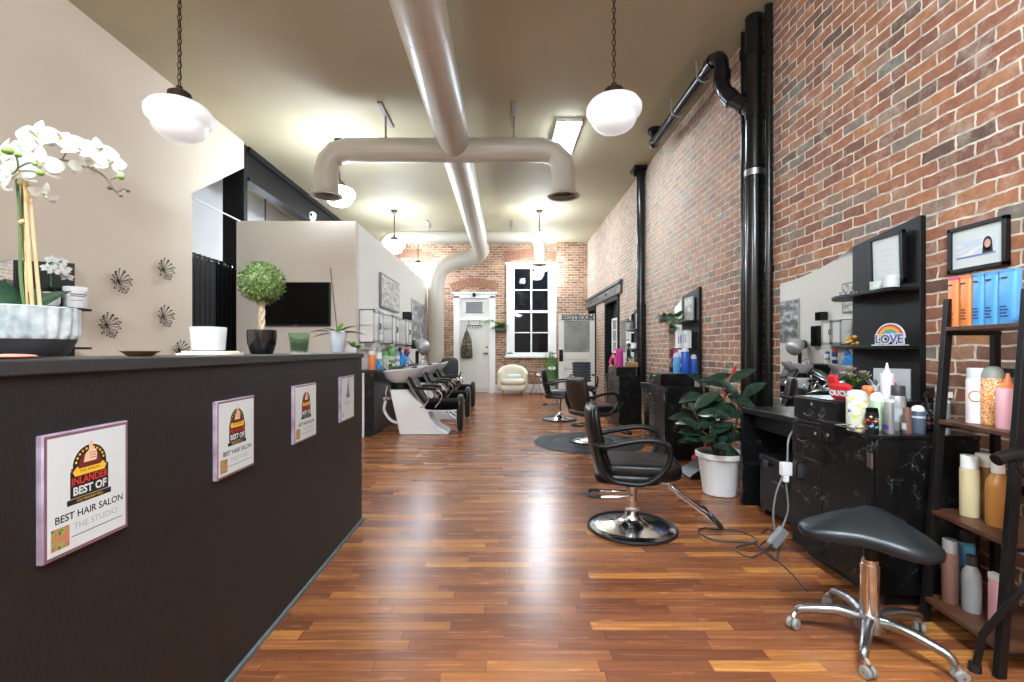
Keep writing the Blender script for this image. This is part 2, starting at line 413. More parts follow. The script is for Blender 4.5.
def copy_tree(o, loc=None, rz=None, label=None, parent=None):
    c = o.copy(); C.objects.link(c); c.parent = parent
    if loc is not None: c.location = loc
    if rz is not None: c.rotation_euler = (0, 0, rz)
    if label: c['label'] = label
    for ch in [k for k in list(C.objects) if k.parent == o]: copy_tree(ch, parent=c)
    return c

# frames for flat lettering: columns are text right, text up, text normal, then the origin
def face(right, up, nrm, org):
    return Matrix(((right[0], up[0], nrm[0], org[0]), (right[1], up[1], nrm[1], org[1]), (right[2], up[2], nrm[2], org[2]), (0, 0, 0, 1)))
def facing_right(o): return face((0,1,0), (0,0,1), (1,0,0), o)      # on a wall that looks towards +x
def facing_left(o): return face((0,-1,0), (0,0,1), (-1,0,0), o)
def facing_cam(o): return face((1,0,0), (0,0,1), (0,-1,0), o)
# ---------------------------------------------------------------- the room shell
XR, XL, YF, YB, H = 2.37, -3.77, 13.45, -3.5, 4.25
YP = 13.2
struct('floor', G().box(-6.8, YB, -.1, XR+.3, YF+.3, 0), 'floor', 'reddish brown wood strip floor running the length of the salon', 'floor')
struct('ceiling', G().box(-6.8, YB, H, XR+.3, YF+.3, H+.1), 'ceiling', 'taupe painted flat ceiling high above the salon', 'ceiling')

# right wall, with the opening of the restroom and of the dark door
g = G()
A0, A1, B0, B1, DT = 9.55, 10.85, 11.95, 12.95, 2.33
for y0, y1, z0, z1 in ((YB, A0, 0, H), (A1, B0, 0, DT), (B1, YF+.3, 0, H), (A0, B1, DT, H)):
    g.box(XR, y0, z0, XR+.3, y1, z1)
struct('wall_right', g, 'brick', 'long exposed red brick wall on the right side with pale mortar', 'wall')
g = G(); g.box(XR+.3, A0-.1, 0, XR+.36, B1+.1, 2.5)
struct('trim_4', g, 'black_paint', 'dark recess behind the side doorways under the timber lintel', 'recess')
g = G(); g.box(XR-.045, 9.32, 2.36, XR+.02, 13.19, 2.56); g.box(XR-.075, 9.26, 2.56, XR+.01, 13.19, 2.62)
lt = struct('trim_1', g, 'lintel', 'weathered dark timber lintel over the side doorways in the brick wall', 'lintel', bevel=.006)
g = G()
for y in (9.75, 10.6, 11.5, 12.4): g.ell((XR-.047, y, 2.47), (.012, .03, .03), 8, 5)
obj('bolt_head', g, 'black_iron', lt)
g = G()
for y in (A0, A1-.08): g.box(XR-.03, y, 0, XR+.25, y+.08, 2.36)
g.box(XR-.03, A0, 2.26, XR+.25, A1, 2.36)
for y in (B0, B1-.07): g.box(XR-.03, y, 0, XR+.25, y+.07, 2.36)
g.box(XR-.02, B0, 2.26, XR+.25, B1, 2.36)
struct('trim_2', g, 'steel_black', 'black door frames lining the side doorways in the brick wall', 'door frame', bevel=.004)
# the dark door in the nearer opening with its small paned window
d1 = thing('door_1', 'black door with a small white paned window under the timber lintel', 'door', (XR+.12, A0+.08, 0)); d1['kind'] = 'structure'
obj('door_leaf', G().box(0, 0, 0, .045, 1.14, 2.26), 'black_paint', d1, .004)
g = G()
y0, y1, z0, z1 = .18, .98, 1.15, 1.92
for a, b, c, d in ((y0, y0+.05, z0, z1), (y1-.05, y1, z0, z1), (y0, y1, z0, z0+.05), (y0, y1, z1-.05, z1)): g.box(-.04, a, c, .0, b, d)
for k in (1, 2): g.box(-.03, y0, z0+k*(z1-z0)/3-.012, 0, y1, z0+k*(z1-z0)/3+.012)
g.box(-.03, (y0+y1)/2-.012, z0, 0, (y0+y1)/2+.012, z1)
wf = obj('window_frame', g, 'white', d1, .004)
obj('pane', G().box(-.014, y0+.04, z0+.04, -.004, y1-.04, z1-.04), 'frost', wf)

# far wall with the door and window openings
WX0, WX1, WZ0, WZ1 = .22, 1.40, 1.12, 3.56
DX0, DX1, DZ = -1.30, -.33, 2.74
g = G()
for x0, x1, z0, z1 in ((-6.8, DX0, 0, H), (DX0, DX1, DZ, H), (DX1, WX0, 0, H), (WX0, WX1, 0, WZ0), (WX0, WX1, WZ1, H), (WX1, XR, 0, H)):
    g.box(x0, YF, z0, x1, YF+.3, z1)
struct('wall_far', g, 'brick_far', 'tan brick wall at the far end of the salon', 'wall')
struct('wall_pier', G().box(1.52, YP, 0, XR, YF, H), 'brick_far', 'brick pier in the far right corner beside the window', 'wall')
def arch(name, cx, half, zs, rise, thick, label):
    g = G(); R = (half*half+rise*rise)/(2*rise); cz = zs+rise-R; a0 = math.asin(half/R); n = int(2*a0*R/.075)
    for lay in range(2):
        r0 = R+lay*(thick/2+.004); r1 = r0+thick/2
        for i in range(n):
            a, b = -a0+2*a0*(i+.06)/n, -a0+2*a0*(i+.94)/n
            q = [(cx+r*math.sin(t), cz+r*math.cos(t)) for r, t in ((r0, a), (r1, a), (r1, b), (r0, b))]
            g.prism(q, YF-.02, YF+.02, 'y')
    return struct(name, g, 'voussoir', label, 'arch')
arch('trim_5', -.82, .60, 2.88, .16, .24, 'curved brick arch above the white door at the far end')
arch('trim_6', .81, .74, 3.72, .14, .24, 'curved brick arch above the tall dark window')
arch('trim_7', -2.75, .70, 3.72, .14, .24, 'curved brick arch high behind the white partition')
struct('baseboard_far', G().box(-.28, YF-.03, 0, 1.52, YF, .24), 'white', 'white baseboard along the far brick wall', 'baseboard', bevel=.006)
# other walls
struct('wall_left', G().prism([(YB, 0), (5.70, 0), (5.70, 3.12), (6.84, 3.87), (6.84, H), (YB, H)], XL-.14, XL, 'x'), 'beige',
       'tall beige plaster wall on the left with a slanted cut corner', 'wall')
struct('wall_side_room', G().box(-5.2, YB, 0, -4.9, YF, H), 'blue_wall', 'pale blue grey wall of the side room seen past the curtain', 'wall')
struct('wall_rear', G().box(-6.8, YB-.3, 0, XR+.3, YB, H), 'beige', 'beige wall at the front end of the salon', 'wall')
g = G().box(-3.80, 6.70, 0, -2.10, 6.84, 3.06)
struct('wall_partition_front', g, 'beige_grey', 'beige partition wall facing the entrance with the television on it', 'wall')
struct('wall_partition_side', G().box(-2.24, 6.84, 0, -2.10, 13.02, 3.06), 'white_wall', 'long white partition wall behind the shampoo bowls', 'wall')
struct('beam_column', G().box(-4.12, 6.90, 0, -3.80, 7.0, H), 'steel_black', 'black square column beside the curtain', 'column', bevel=.01)
g = G(); g.box(-3.97, 7.0, 3.74, -3.77, YF, 3.80); g.box(-3.90, 7.0, 3.80, -3.84, YF, 4.17); g.box(-3.97, 7.0, 4.17, -3.77, YF, H)
struct('beam_steel', g, 'steel_black', 'black steel beam under the ceiling above the partition', 'beam', bevel=.005)
t = thing('ceiling_cable', 'thin white wire stretched from the beige wall to the partition top', 'wire', (-3.755, 5.70, 3.06))
obj('wire', G().cyl((0, 0, 0), (0, 1.08, 0), .011, n=8), 'plastic_white', t)

# tall window
t = thing('window_1', 'tall white framed window with eight dark night panes', 'window', (.81, YF, 1.02)); t['kind'] = 'structure'
x0, x1, z0, z1 = WX0-.81, WX1-.81, WZ0-1.02, WZ1-1.02
g = G()
g.box(x0-.12, -.05, z0-.02, x0+.07, .05, z1+.02); g.box(x1-.07, -.05, z0-.02, x1+.12, .05, z1+.02)
g.box(x0-.12, -.05, z1-.02, x1+.12, .05, z1+.11); g.box(x0-.17, -.08, z1+.11, x1+.17, .02, z1+.16)
g.box(x0-.14, -.05, z0-.1, x1+.14, .05, z0+.03)
obj('window_frame', g, 'white', t, .006)
obj('window_sill', G().box(x0-.17, -.10, z0-.12, x1+.17, .02, z0-.06), 'white', t, .006)
g = G(); zm = z0+(z1-z0)*.49
g.box(-.022, .0, z0, .022, .05, z1); g.box(x0, -.01, zm-.035, x1, .06, zm+.035)
for zz in (z0+(zm-z0)*.5, zm+(z1-zm)*.5): g.box(x0, .0, zz-.016, x1, .05, zz+.016)
g.box(x0+.06, 0, z0, x0+.11, .05, z1); g.box(x1-.11, 0, z0, x1-.06, .05, z1)
obj('sash_bars', g, 'white', t, .003)
obj('glass_panes', G().box(x0, .03, z0, x1, .036, z1), 'glass_dark', t)

# white far door with transom
t = thing('door_2', 'white panelled door with a grille transom in the far brick wall', 'door', (-.82, YF, 0)); t['kind'] = 'structure'
x0, x1 = DX0+.82, DX1+.82
g = G(); g.box(x0-.11, -.05, 0, x0+.06, .06, DZ+.02); g.box(x1-.06, -.05, 0, x1+.11, .06, DZ+.02)
g.box(x0-.11, -.05, DZ-.04, x1+.11, .06, DZ+.08); g.box(x0-.17, -.09, DZ+.08, x1+.17, .02, DZ+.13)
g.box(x0, -.03, 2.06, x1, .06, 2.13)
obj('door_frame', g, 'white', t, .006)
lf = obj('door_leaf', G().box(x0+.06, .02, .01, x1-.06, .06, 2.06), 'off_white', t, .003)
g = G()
for a, b, c, d in ((x0+.14, -.03, .12, .85), (.05, x1-.14, .12, .85), (x0+.14, -.03, 1.0, 1.95), (.05, x1-.14, 1.0, 1.95)):
    for e in ((a, a+.02, c, d), (b-.02, b, c, d), (a, b, c, c+.02), (a, b, d-.02, d)): g.box(e[0], .008, e[2], e[1], .03, e[3])
obj('panel_moulding', g, 'off_white', lf, .003)
g = G(); g.cyl((x1-.13, .02, 1.12), (x1-.13, -.04, 1.12), .028); g.tube([(x1-.13, -.04, 1.12), (x1-.24, -.045, 1.125)], .014, 8); g.cyl((x1-.13, .02, 1.3), (x1-.13, 0, 1.3), .025)
obj('handle', g, 'black_iron', t)
g = G(); g.box(x0+.06, .01, 2.13, x1-.06, .05, 2.70)
tr = obj('transom_panel', g, 'off_white', t, .003)
g = G()
for k in range(22): g.box(-.24+k*.022, -.01, 2.30, -.229+k*.022, .02, 2.58)
g.box(-.26, -.012, 2.28, .26, .0, 2.30); g.box(-.26, -.012, 2.58, .26, .0, 2.60)
obj('grille', g, 'grey', tr)

# restroom door, swung open into the room
t = thing('door_3', 'pale grey half glazed door with RESTROOM lettering, standing open beside the pier', 'door', (XR-.02, 11.98, 0)); t['kind'] = 'structure'
W = .93; g = G()
g.box(-W, 0, .02, -W+.14, .045, 2.14); g.box(-.14, 0, .02, 0, .045, 2.14)
g.box(-W+.14, 0, 1.96, -.14, .045, 2.14); g.box(-W+.14, 0, .98, -.14, .045, 1.16); g.box(-W+.14, 0, .02, -.14, .045, .22)
obj('door_leaf', g, 'off_white', t, .004)
g = G(); 
for z in (.22, .48, .74): g.box(-W+.14, .012, z, -.14, .034, z+.245)
obj('lower_boards', g, 'off_white', t, .008)
obj('frosted_pane', G().box(-W+.14, .018, 1.16, -.14, .028, 1.96), 'frost', t)
g = G(); g.box(-W+.01, -.012, .93, -W+.11, 0, 1.23)
pl = obj('lock_plate', g, 'black_iron', t, .003)
g = G(); g.cyl((-W+.06, -.012, 1.12), (-W+.06, -.06, 1.12), .012); g.ell((-W+.06, -.07, 1.12), (.028, .02, .028)); obj('knob', g, 'black_iron', pl)
g = G(); g.T = facing_cam((-W/2, -.014, 2.055)); 
# slab serif capitals built from strokes
def stroke(g, pts, wd=.022):
    for a, b in zip(pts, pts[1:]):
        a, b = Vector(a), Vector(b); d = (b-a).normalized()*wd*.5; n = Vector((-d.y, d.x))
        q = [a-d+n, a-d-n, b+d-n, b+d+n]
        v = [(p.x, p.y, 0) for p in q]+[(p.x, p.y, .012) for p in q]
        g.add(v, [(0,1,2,3), (7,6,5,4), (0,4,5,1), (1,5,6,2), (2,6,7,3), (3,7,4,0)])
hh = .125
def serif(x, y, w=.05): return [(x-w/2, y), (x+w/2, y)]
def letter(ch):
    if ch == 'R': return [[(.02, 0), (.02, hh)], serif(.02, 0), [(0, hh), (.055, hh), (.075, hh*.8), (.055, hh*.5), (.02, hh*.5)], [(.045, hh*.5), (.075, 0), (.09, 0)]], .1
    if ch == 'E': return [[(.02, 0), (.02, hh)], [(0, hh), (.075, hh), (.075, hh*.8)], [(.02, hh*.5), (.058, hh*.5)], [(0, 0), (.078, 0), (.078, hh*.22)]], .095
    if ch == 'S': return [[(.07, hh*.78), (.07, hh), (.02, hh), (.005, hh*.75), (.02, hh*.54), (.06, hh*.46), (.075, hh*.22), (.06, 0), (.005, 0), (.005, hh*.22)]], .093
    if ch == 'T': return [[(.042, 0), (.042, hh)], serif(.042, 0), [(0, hh*.8), (0, hh), (.085, hh), (.085, hh*.8)]], .1
    if ch == 'O': return [[(.03, 0), (.005, hh*.25), (.005, hh*.75), (.03, hh), (.06, hh), (.085, hh*.75), (.085, hh*.25), (.06, 0), (.03, 0)]], .105
    return [[(.015, 0), (.015, hh), (.055, hh*.3), (.095, hh), (.095, 0)], serif(.015, 0, .04), serif(.095, 0, .04), serif(.01, hh, .03), serif(.1, hh, .03)], .11
tx = -.395
for ch in 'RESTROOM':
    st, adv = letter(ch)
    for s in st: stroke(g, [(p[0]+tx, p[1]-hh/2) for p in s], .0165)
    tx += adv
obj('lettering', g, 'ink', t, smooth=0)

# ---------------------------------------------------------------- reception half wall
t = thing('reception_half_wall', 'dark brown black half wall of the reception with award plaques on its face', 'half wall', (-1.18, 1.2, 0))
obj('panel', G().box(-.17, -2.6, 0, .17, 2.16, 1.166), 'half_wall', t)
obj('countertop', G().box(-.19, -2.6, 1.166, .183, 2.17, 1.20), 'ledge', t, .004)
g = G(); g.box(.17, -2.6, 0, .184, 2.172, .022); g.box(-.17, 2.16, 0, .184, 2.172, .022)
obj('floor_strip', g, 'teal_trim', t, .003)

# ---------------------------------------------------------------- air duct
t = thing('air_duct', 'beige painted round air duct under the ceiling with two cross branches', 'air duct', (-.66, 6, 3.88))
o = Vector((-.66, 6, 3.88)); L = lambda *p: tuple(Vector(p)-o)
def dx(y): return -.68+.0085*y
path = [L(dx(-3.3), -3.3, 3.88), L(dx(6), 6, 3.88), L(dx(12.1), 12.1, 3.87)]
obj('trunk', G().tube(path, .21, 32), 'duct', t)
el = [(-.577, 12.05, 3.87), (-.57, 12.45, 3.85), (-.66, 12.68, 3.80), (-.92, 12.78, 3.71), (-1.2, 12.8, 3.65), (-1.45, 12.8, 3.58), (-1.68, 12.8, 3.42), (-1.80, 12.8, 3.16), (-1.825, 12.8, 2.9), (-1.825, 12.8, 0.0)]
obj('drop', G().tube([L(*p) for p in el], [.205]*5+[.215]*5, 28), 'duct', t, smooth=14)
for y in [-2.4+1.25*k for k in range(12)]: obj('seam_band', G().tube([L(dx(y), y, 3.88), L(dx(y), y+.035, 3.88)], .2125, 32), 'duct', t)
for p, q in zip(el[3:6], el[4:7]):
    p, q = Vector(p), Vector(q); u = (q-p).normalized()*.02
    obj('seam_band', G().tube([L(*p), L(*(p+u))], .219, 28), 'duct', t)
def branch(y, z, xl, xr, zl, label):
    for side, xe in ((-1, xl), (1, xr)):
        a = .28
        pts = [(dx(y), y, z), (xe-side*a, y, z), (xe-side*a*.45, y, z-a*.14), (xe-side*a*.12, y, z-a*.5), (xe, y, z-a), (xe, y, zl)]
        b = obj('branch', G().tube([L(*p) for p in pts], .15, 24), 'duct', t, smooth=14)
        g = G(); g.T = Matrix.Translation(L(xe, y, zl)); g.lathe([(.15, .05), (.155, .0), (.205, -.03), (.205, -.045), (.16, -.045), (.145, -.02), (.145, .03)], 28)
        v = obj('vent_collar', g, 'duct', b)
        g = G(); g.T = Matrix.Translation(L(xe, y, zl))
        for k in range(5): g.lathe([(.02+.028*k, -.03), (.034+.028*k, -.045), (.04+.028*k, -.045), (.026+.028*k, -.03)], 20)
        obj('vent_louver', g, 'duct_grey', b)
        obj('vent_throat', G().cyl(L(xe, y, zl-.02), L(xe, y, zl-.018), .146, n=20), 'duct_dark', b)
        for q in (.3, .6, 1.0): 
            xx = dx(y)+side*.25+(xe-side*.3-dx(y)-side*.25)*q
            obj('branch_band', G().tube([L(xx, y, z), L(xx+side*.03, y, z)], .153, 24), 'duct', b)
        xm = (dx(y)+xe)/2+side*.06
        g = G(); g.box(*L(xm-.012, y-.005, z+.14), *L(xm+.012, y+.005, H)); g.box(*L(xm-.025, y-.32, H-.022), *L(xm+.025, y+.32, H))
        obj('hanger', g, 'duct_grey', t)
branch(6.05, 3.79, -2.27, .78, 3.24, 'near')
branch(11.3, 3.93, -2.85, .88, 3.30, 'far')

# ---------------------------------------------------------------- black pipes on the brick wall
t = thing('drain_pipe', 'thick glossy black drain stack on the brick wall with a branching pipe near the ceiling', 'pipe', (2.288, 4.28, 0))
obj('stack', G().tube([(0, 0, 0), (0, 0, H)], .076, 28), 'black_iron', t)
g = G()
for z, r, h in ((2.87, .081, .06), (2.74, .080, .03), (3.32, .081, .10), (3.9, .081, .07), (.25, .081, .08)): obj('pipe_collar', G().cyl((0, 0, z), (0, 0, z+h), r, n=28), 'black_iron', t)
obj('pipe_clamp', G().cyl((0, 0, 2.80), (0, 0, 2.855), .084, n=28), 'steel', t)
obj('wye', G().tube(spline([(0, 0, 3.38), (-.07, .06, 3.49), (-.14, .14, 3.58), (-.19, .18, 3.70), (-.2, .2, 3.83), (-.2, .22, 3.97), (-.2, .3, 4.06), (-.2, .42, 4.08)], 5), .066, 20), 'black_iron', t)
for a, b in (((-.13, .13, 3.56), (-.165, .16, 3.63)), ((-.2, .2, 3.79), (-.2, .2, 3.87)), ((-.2, .36, 4.075), (-.2, .46, 4.08)), ((-.05, .045, 3.46), (-.09, .085, 3.52))): obj('wye_collar', G().cyl(a, b, .078, n=20), 'black_iron', t)
obj('run', G().tube([(-.2, .4, 4.08), (-.2, 2.2, 4.08)], .06, 20), 'black_iron', t)
g = G(); g.ell((-.2, 2.2, 4.08), (.075, .1, .075)); g.cyl((-.2, 2.17, 4.08), (-.2, 2.17, H), .055); g.cyl((-.2, 2.17, 4.2), (-.2, 2.17, H), .10)
obj('ceiling_flange', g, 'black_iron', t)
for y in (.62, 1.35):
    g = G(); g.tube([(-.2-.065, y, 4.04), (-.2-.065, y+.03, H)], .008, 6); g.tube([(-.2+.065, y, 4.04), (-.2+.065, y+.03, H)], .008, 6); g.tube([(-.2+.066*math.cos(a), y, 4.08+.066*math.sin(a)) for a in [PI+PI*k/8 for k in range(9)]], .009, 6)
    obj('pipe_hanger', g, 'silver', t)
t = thing('conduit_pipe', 'thin black pipe running up beside the thick drain stack', 'pipe', (2.30, 4.49, 0))
obj('tube', G().cyl((0, 0, 0), (0, 0, H), .027), 'black_iron', t)
obj('pipe_collar', G().cyl((0, 0, 4.0), (0, 0, 4.08), .04), 'black_iron', t)
t = thing('vent_pipe', 'slim black pipe tight against bricks right of the drain stack', 'pipe', (2.335, 4.127, 0))
obj('tube', G().cyl((0, 0, 0), (0, 0, H), .032), 'black_iron', t)
obj('pipe_collar', G().cyl((0, 0, 1.9), (0, 0, 1.96), .04), 'black_iron', t)
t = thing('column_pipe', 'black round post on the brick wall between two styling stations', 'pipe', (2.295, 7.83, 0))
obj('post', G().cyl((0, 0, 0), (0, 0, H-.06), .066, n=24), 'black_iron', t)
g = G(); g.box(-.14, -.14, H-.06, .07, .14, H); g.box(-.03, -.1, H-.14, .03, .1, H-.06); g.box(-.12, -.02, H-.14, .07, .02, H-.06); g.cyl((0, 0, 1.95), (0, 0, 2.0), .072)
obj('post_cap', g, 'black_iron', t)

# ---------------------------------------------------------------- lamps
GL = [(.07, .125), (.075, .105), (.13, .10), (.19, .07), (.2165, .03), (.2175, .0), (.208, -.028), (.186, -.048), (.176, -.062), (.172, -.085), (.155, -.118), (.12, -.145), (.07, -.162), (.0, -.168)]
def pendant(name, x, y, z, label, chain, sc=1.0, m='globe', group=None):
    t = thing(name, label, 'pendant lamp', (x, y, z), 0, group)
    obj('globe', G().lathe([(r*sc, h*sc) for r, h in GL], 36), m, t, smooth=60)
    g = G(); g.lathe([(.055*sc, .185*sc), (.075*sc, .17*sc), (.082*sc, .12*sc), (.098*sc, .108*sc), (.098*sc, .10*sc)], 24); g.cyl((0, 0, .18*sc), (0, 0, .22*sc), .022*sc)
    obj('fitter', g, 'bronze', t)
    top = H-z; g = G()
    if chain:
        k = 0; zz = .22*sc
        while zz < top-.05:
            u = (1, 0) if k % 2 else (0, 1)
            g.tube([(u[0]*.014*math.cos(a), u[1]*.014*math.cos(a), zz+.026+.026*math.sin(a)) for a in [2*PI*j/10 for j in range(10)]], .0038, 6, closed=True)
            zz += .043; k += 1
        g.tube([(.004, .004, .2), (.006, -.006, top*.5), (0, 0, top-.02)], .003, 5)
        obj('chain', g, 'bronze', t)
    else:
        obj('stem', g.cyl((0, 0, .2*sc), (0, 0, top-.02), .011, n=10), 'bronze', t)
    obj('ceiling_canopy', G().lathe([(.02, top-.07), (.05, top-.05), (.075, top-.02), (.078, top)], 20), 'bronze', t)
    return t
pg = 'milk glass pendant lamps'
pendant('pendant_lamp', -2.34, 3.4, 2.905, 'white glass pendant lamp hanging on a chain above the left end of the half wall', True, m='globe_dim', group=pg)
pendant('pendant_lamp', .885, 3.75, 3.125, 'white glass pendant lamp hanging on a chain before the brick wall', True, m='globe_dim', group=pg)
pendant('pendant_lamp', -2.36, 6.78, 3.46, 'lit white pendant lamp partly behind the near left duct vent', False, m='globe_far', group=pg)
pendant('pendant_lamp', -2.36, 10.2, 3.48, 'lit white pendant lamp on a long stem above the partition top edge', False, m='globe_far', group=pg)
pendant('pendant_lamp', -2.33, 12.9, 3.48, 'lit white pendant lamp in the far left corner beside the bent duct', False, m='globe_far', group=pg)
pendant('pendant_lamp', 1.03, 12.75, 3.50, 'lit white pendant lamp hanging before the top of the tall window', False, m='globe_far', group=pg)
pendant('small_pendant_lamp', .79, 10.2, 3.70, 'small bright pendant lamp on a stem near the far right duct vent', False, .6, 'bulb', pg)
def tubelight(x, y, label, m='tube'):
    t = thing('fluorescent_light', label, 'ceiling light', (x, y, H))
    obj('housing', G().box(-.17, -.62, -.05, .17, .62, 0), 'white', t, .004)
    obj('diffuser', G().box(-.14, -.60, -.085, .14, .60, -.05), m, t, .012)
tubelight(.87, 6.75, 'bright rectangular fluorescent light on the ceiling above the right duct branch')
# unseen lamps added behind the viewpoint and in the side room, to brighten both
tubelight(.1, -.7, 'added unseen fluorescent light on the ceiling over the reception, just behind the viewpoint', 'tube_added')
tubelight(-.75, -2.5, 'added unseen fluorescent light on the ceiling near the front wall', 'tube_added')
for x, y, z, lb in ((-2.34, .1, 3.3, 'added unseen white pendant lamp over the reception beside the viewpoint'), (.885, .1, 3.3, 'added unseen white pendant lamp over the aisle beside the viewpoint')):
    pendant('pendant_lamp', x, y, z, lb, True, group=pg)
for x, y, z, chain, lb in ((-4.35, 2.2, 3.2, False, 'added unseen white pendant lamp in the side room behind the beige wall'), (-4.35, 8.6, 3.2, False, 'added unseen white pendant lamp deep in the side room behind the partition')):
    pendant('pendant_lamp', x, y, z, lb, chain, m='globe_added', group=pg)
# ---------------------------------------------------------------- award plaques on the half wall
def plaque(y0, y1, z0, z1, label, badge=True, first=False):
    W, Hh = y1-y0, z1-z0
    t = thing('award_plaque', label, 'plaque', (-1.01, (y0+y1)/2, (z0+z1)/2), 0, 'award plaques on the half wall')
    obj('acrylic_block', G().box(0, -W/2, -Hh/2, .016, W/2, Hh/2), 'acrylic', t, .003)
    g = G(); g.box(.016, -W/2+.004, -Hh/2+.004, .0166, W/2-.004, Hh/2-.004); obj('border', g, 'mauve', t)
    g = G(); g.box(.0166, -W/2+.010, -Hh/2+.010, .0171, W/2-.010, Hh/2-.010); pp = obj('certificate', g, 'paper', t)
    g = G(); names = ['badge', 'badge_yellow', 'badge_maroon', 'badge_red', 'paper', 'skin', 'ink', 'ink_grey', 'photo_print', 'grey']
    def flat(pts, k, h): 
        g.m = k; g.T = facing_right((.0171+h, 0, .013 if k != 8 and pts[0][1] > -.07 else .006)); g.add([(p[0], p[1], 0) for p in pts], [tuple(range(len(pts)))])
    def words(s, size, x, y, k, h, wide=1.0, bold=0.0, al='CENTER'):
        g.m = k; g.T = facing_right((.0171+h, x, y+(.013 if y > -.06 else .011))); g.text(s, size, al, wide, bold)
    def arc(cx, cy, r, a0, a1, n): return [(cx+r*math.cos(a0+(a1-a0)*i/n), cy+r*math.sin(a0+(a1-a0)*i/n)) for i in range(n+1)]
    if badge:
        cx, cy = 0.0, .066
        flat([(-.052, -.03), (.052, -.03), (.052, .032), (.046, .036)]+arc(cx, cy-.024, .046, .2, PI-.2, 16)+[(-.046, .036), (-.052, .032)], 0, .0003)
        flat([(-.050, .04)]+[(-.04, .04)]+list(reversed(arc(cx, cy-.022, .030, .0, PI, 14)))+[(.04, .04), (.05, .03), (-.05, .03)], 2, .0006)
        for i in range(11):
            a = .25+(PI-.5)*i/10; q = (cx+.0385*math.cos(a), cy-.024+.0385*math.sin(a)); flat([(q[0]+.003*math.cos(b), q[1]+.003*math.sin(b)) for b in [2*PI*j/8 for j in range(8)]], 1, .0006)
        flat([(-.018, .048), (-.014, .066), (-.004, .076), (-.003, .094), (.002, .099), (.008, .094), (.007, .078), (.016, .074), (.019, .062), (.017, .048)], 5, .0009)
        for yy in (.055, .061, .067): flat([(-.002, yy), (.016, yy), (.016, yy+.0012), (-.002, yy+.0012)], 2, .0011)
        flat([(-.046, .030), (-.034, .042), (-.03, .036), (.03, .036), (.034, .042), (.046, .030), (.04, .02), (-.04, .02)], 1, .0009)
        words('THE ANNUAL', .009, 0, .0295, 0, .0013, 1.0)
        words('INLANDER', .024, 0, .008, 3, .0008, .86, .0006)
        words('BEST OF', .026, 0, -.0155, 4, .0009, .95, .0009)
        flat([(-.060, -.044), (.060, -.044), (.060, -.031), (-.060, -.031)], 0, .0004)
        words('2022 READERS POLL', .0085, 0, -.0375, 1, .0009, .95)
        words('BEST HAIR SALON', .0235, .004, -.066, 6, .0004, .98, .0003)
        words('THE STUDIO', .0205, .018, -.094, 7, .0004, 1.05)
        flat([(-W/2+.068, -.110), (W/2-.022, -.110), (W/2-.022, -.1085), (-W/2+.068, -.1085)], 6, .0004)
        flat([(-W/2+.018, -.126), (-W/2+.062, -.126), (-W/2+.062, -.078), (-W/2+.018, -.078)], 8, .0004)
    else:
        flat([(-.03, .02), (-.022, .02), (-.014, .07), (-.004, .074), (.008, .12), (.014, .118), (.014, .07), (.022, .04), (.03, .02), (.034, -.01), (-.032, -.01)], 9, .0003)
        flat([(-.026, -.01), (-.014, -.01), (-.016, .012), (-.024, .012)], 6, .0006); flat([(.014, -.01), (.03, -.01), (.026, .012), (.016, .012)], 6, .0006)
        words('BEST SALON', .018, 0, -.045, 9, .0004)
        flat([(-W/2+.02, -.12), (-W/2+.05, -.12), (-W/2+.05, -.09), (-W/2+.02, -.09)], 7, .0004)
    obj('print', g, names, pp, smooth=0)
M['photo_print'] = pattern_mat('tiny printed photo', [(0, (70, 96, 60)), (.35, (150, 160, 84)), (.5, (190, 120, 90)), (.65, (90, 110, 140)), (.8, (228, 220, 200))], 60, .4)
plaque(1.014, 1.246, .752, 1.034, 'white award plaque with a black badge, nearest and largest on the half wall')
plaque(1.632, 1.880, .762, 1.040, 'white award plaque with a black badge, second along the half wall')
plaque(2.238, 2.505, .767, 1.048, 'white award plaque with a black badge, third along the half wall')
plaque(2.880, 3.140, .773, 1.055, 'white plaque with a grey drawing instead of a badge, at the half wall end', badge=False)

# ---------------------------------------------------------------- things standing on the half wall
TOP = 1.2
def flower(name, c, d, up, s, parent):
    g = G(); d = Vector(d).normalized(); up = Vector(up); sd = up.cross(d).normalized(); up = d.cross(sd).normalized(); c = Vector(c)
    g.m = 0
    for a, L, Wd in ((90, .5, .30), (212, .5, .30), (328, .5, .30), (12, .54, .52), (168, .54, .52)):
        a = math.radians(a); v = (sd*math.cos(a)+up*math.sin(a)+d*.18).normalized()
        g.leaf(c+d*.002, v, d, L*s, Wd*s, .25, .12, 6)
    g.m = 1; g.ell(c+d*.08*s, (.05*s, .05*s, .05*s), 8, 5)
    g.m = 0
    for q in (-1, 1): g.leaf(c+d*.05*s, (d*.7+sd*.5*q+up*.15), up, .17*s, .12*s, -.4, .3, 4)
    g.leaf(c+d*.06*s, (d*.8-up*.6), d, .22*s, .12*s, -.6, .3, 4)
    return obj(name, g, ['petal', 'petal_core'], parent, smooth=60)
D = 1.16
t = thing('potted_orchid', 'large white orchid in a ridged grey ceramic pot, nearest on the half wall', 'potted orchid', (-1.175, D, TOP))
O = Vector((-1.175, D, TOP)); R = lambda px, py, d=D: tuple(Vector(P(px, py, d))-O)
g = G()
def ridged(u, v):
    a = 2*PI*v; z = .004+.119*u
    r = .84*((.082+.034*min(1, u/.42)**.7) if u < .42 else .116-.001*(u-.42))
    if u >= .36: r += .0035*math.sin(22*a+.7*math.sin(34*z+2*math.sin(3*a)))*min(1, (u-.36)/.08)
    return (r*math.cos(a), r*math.sin(a), z)
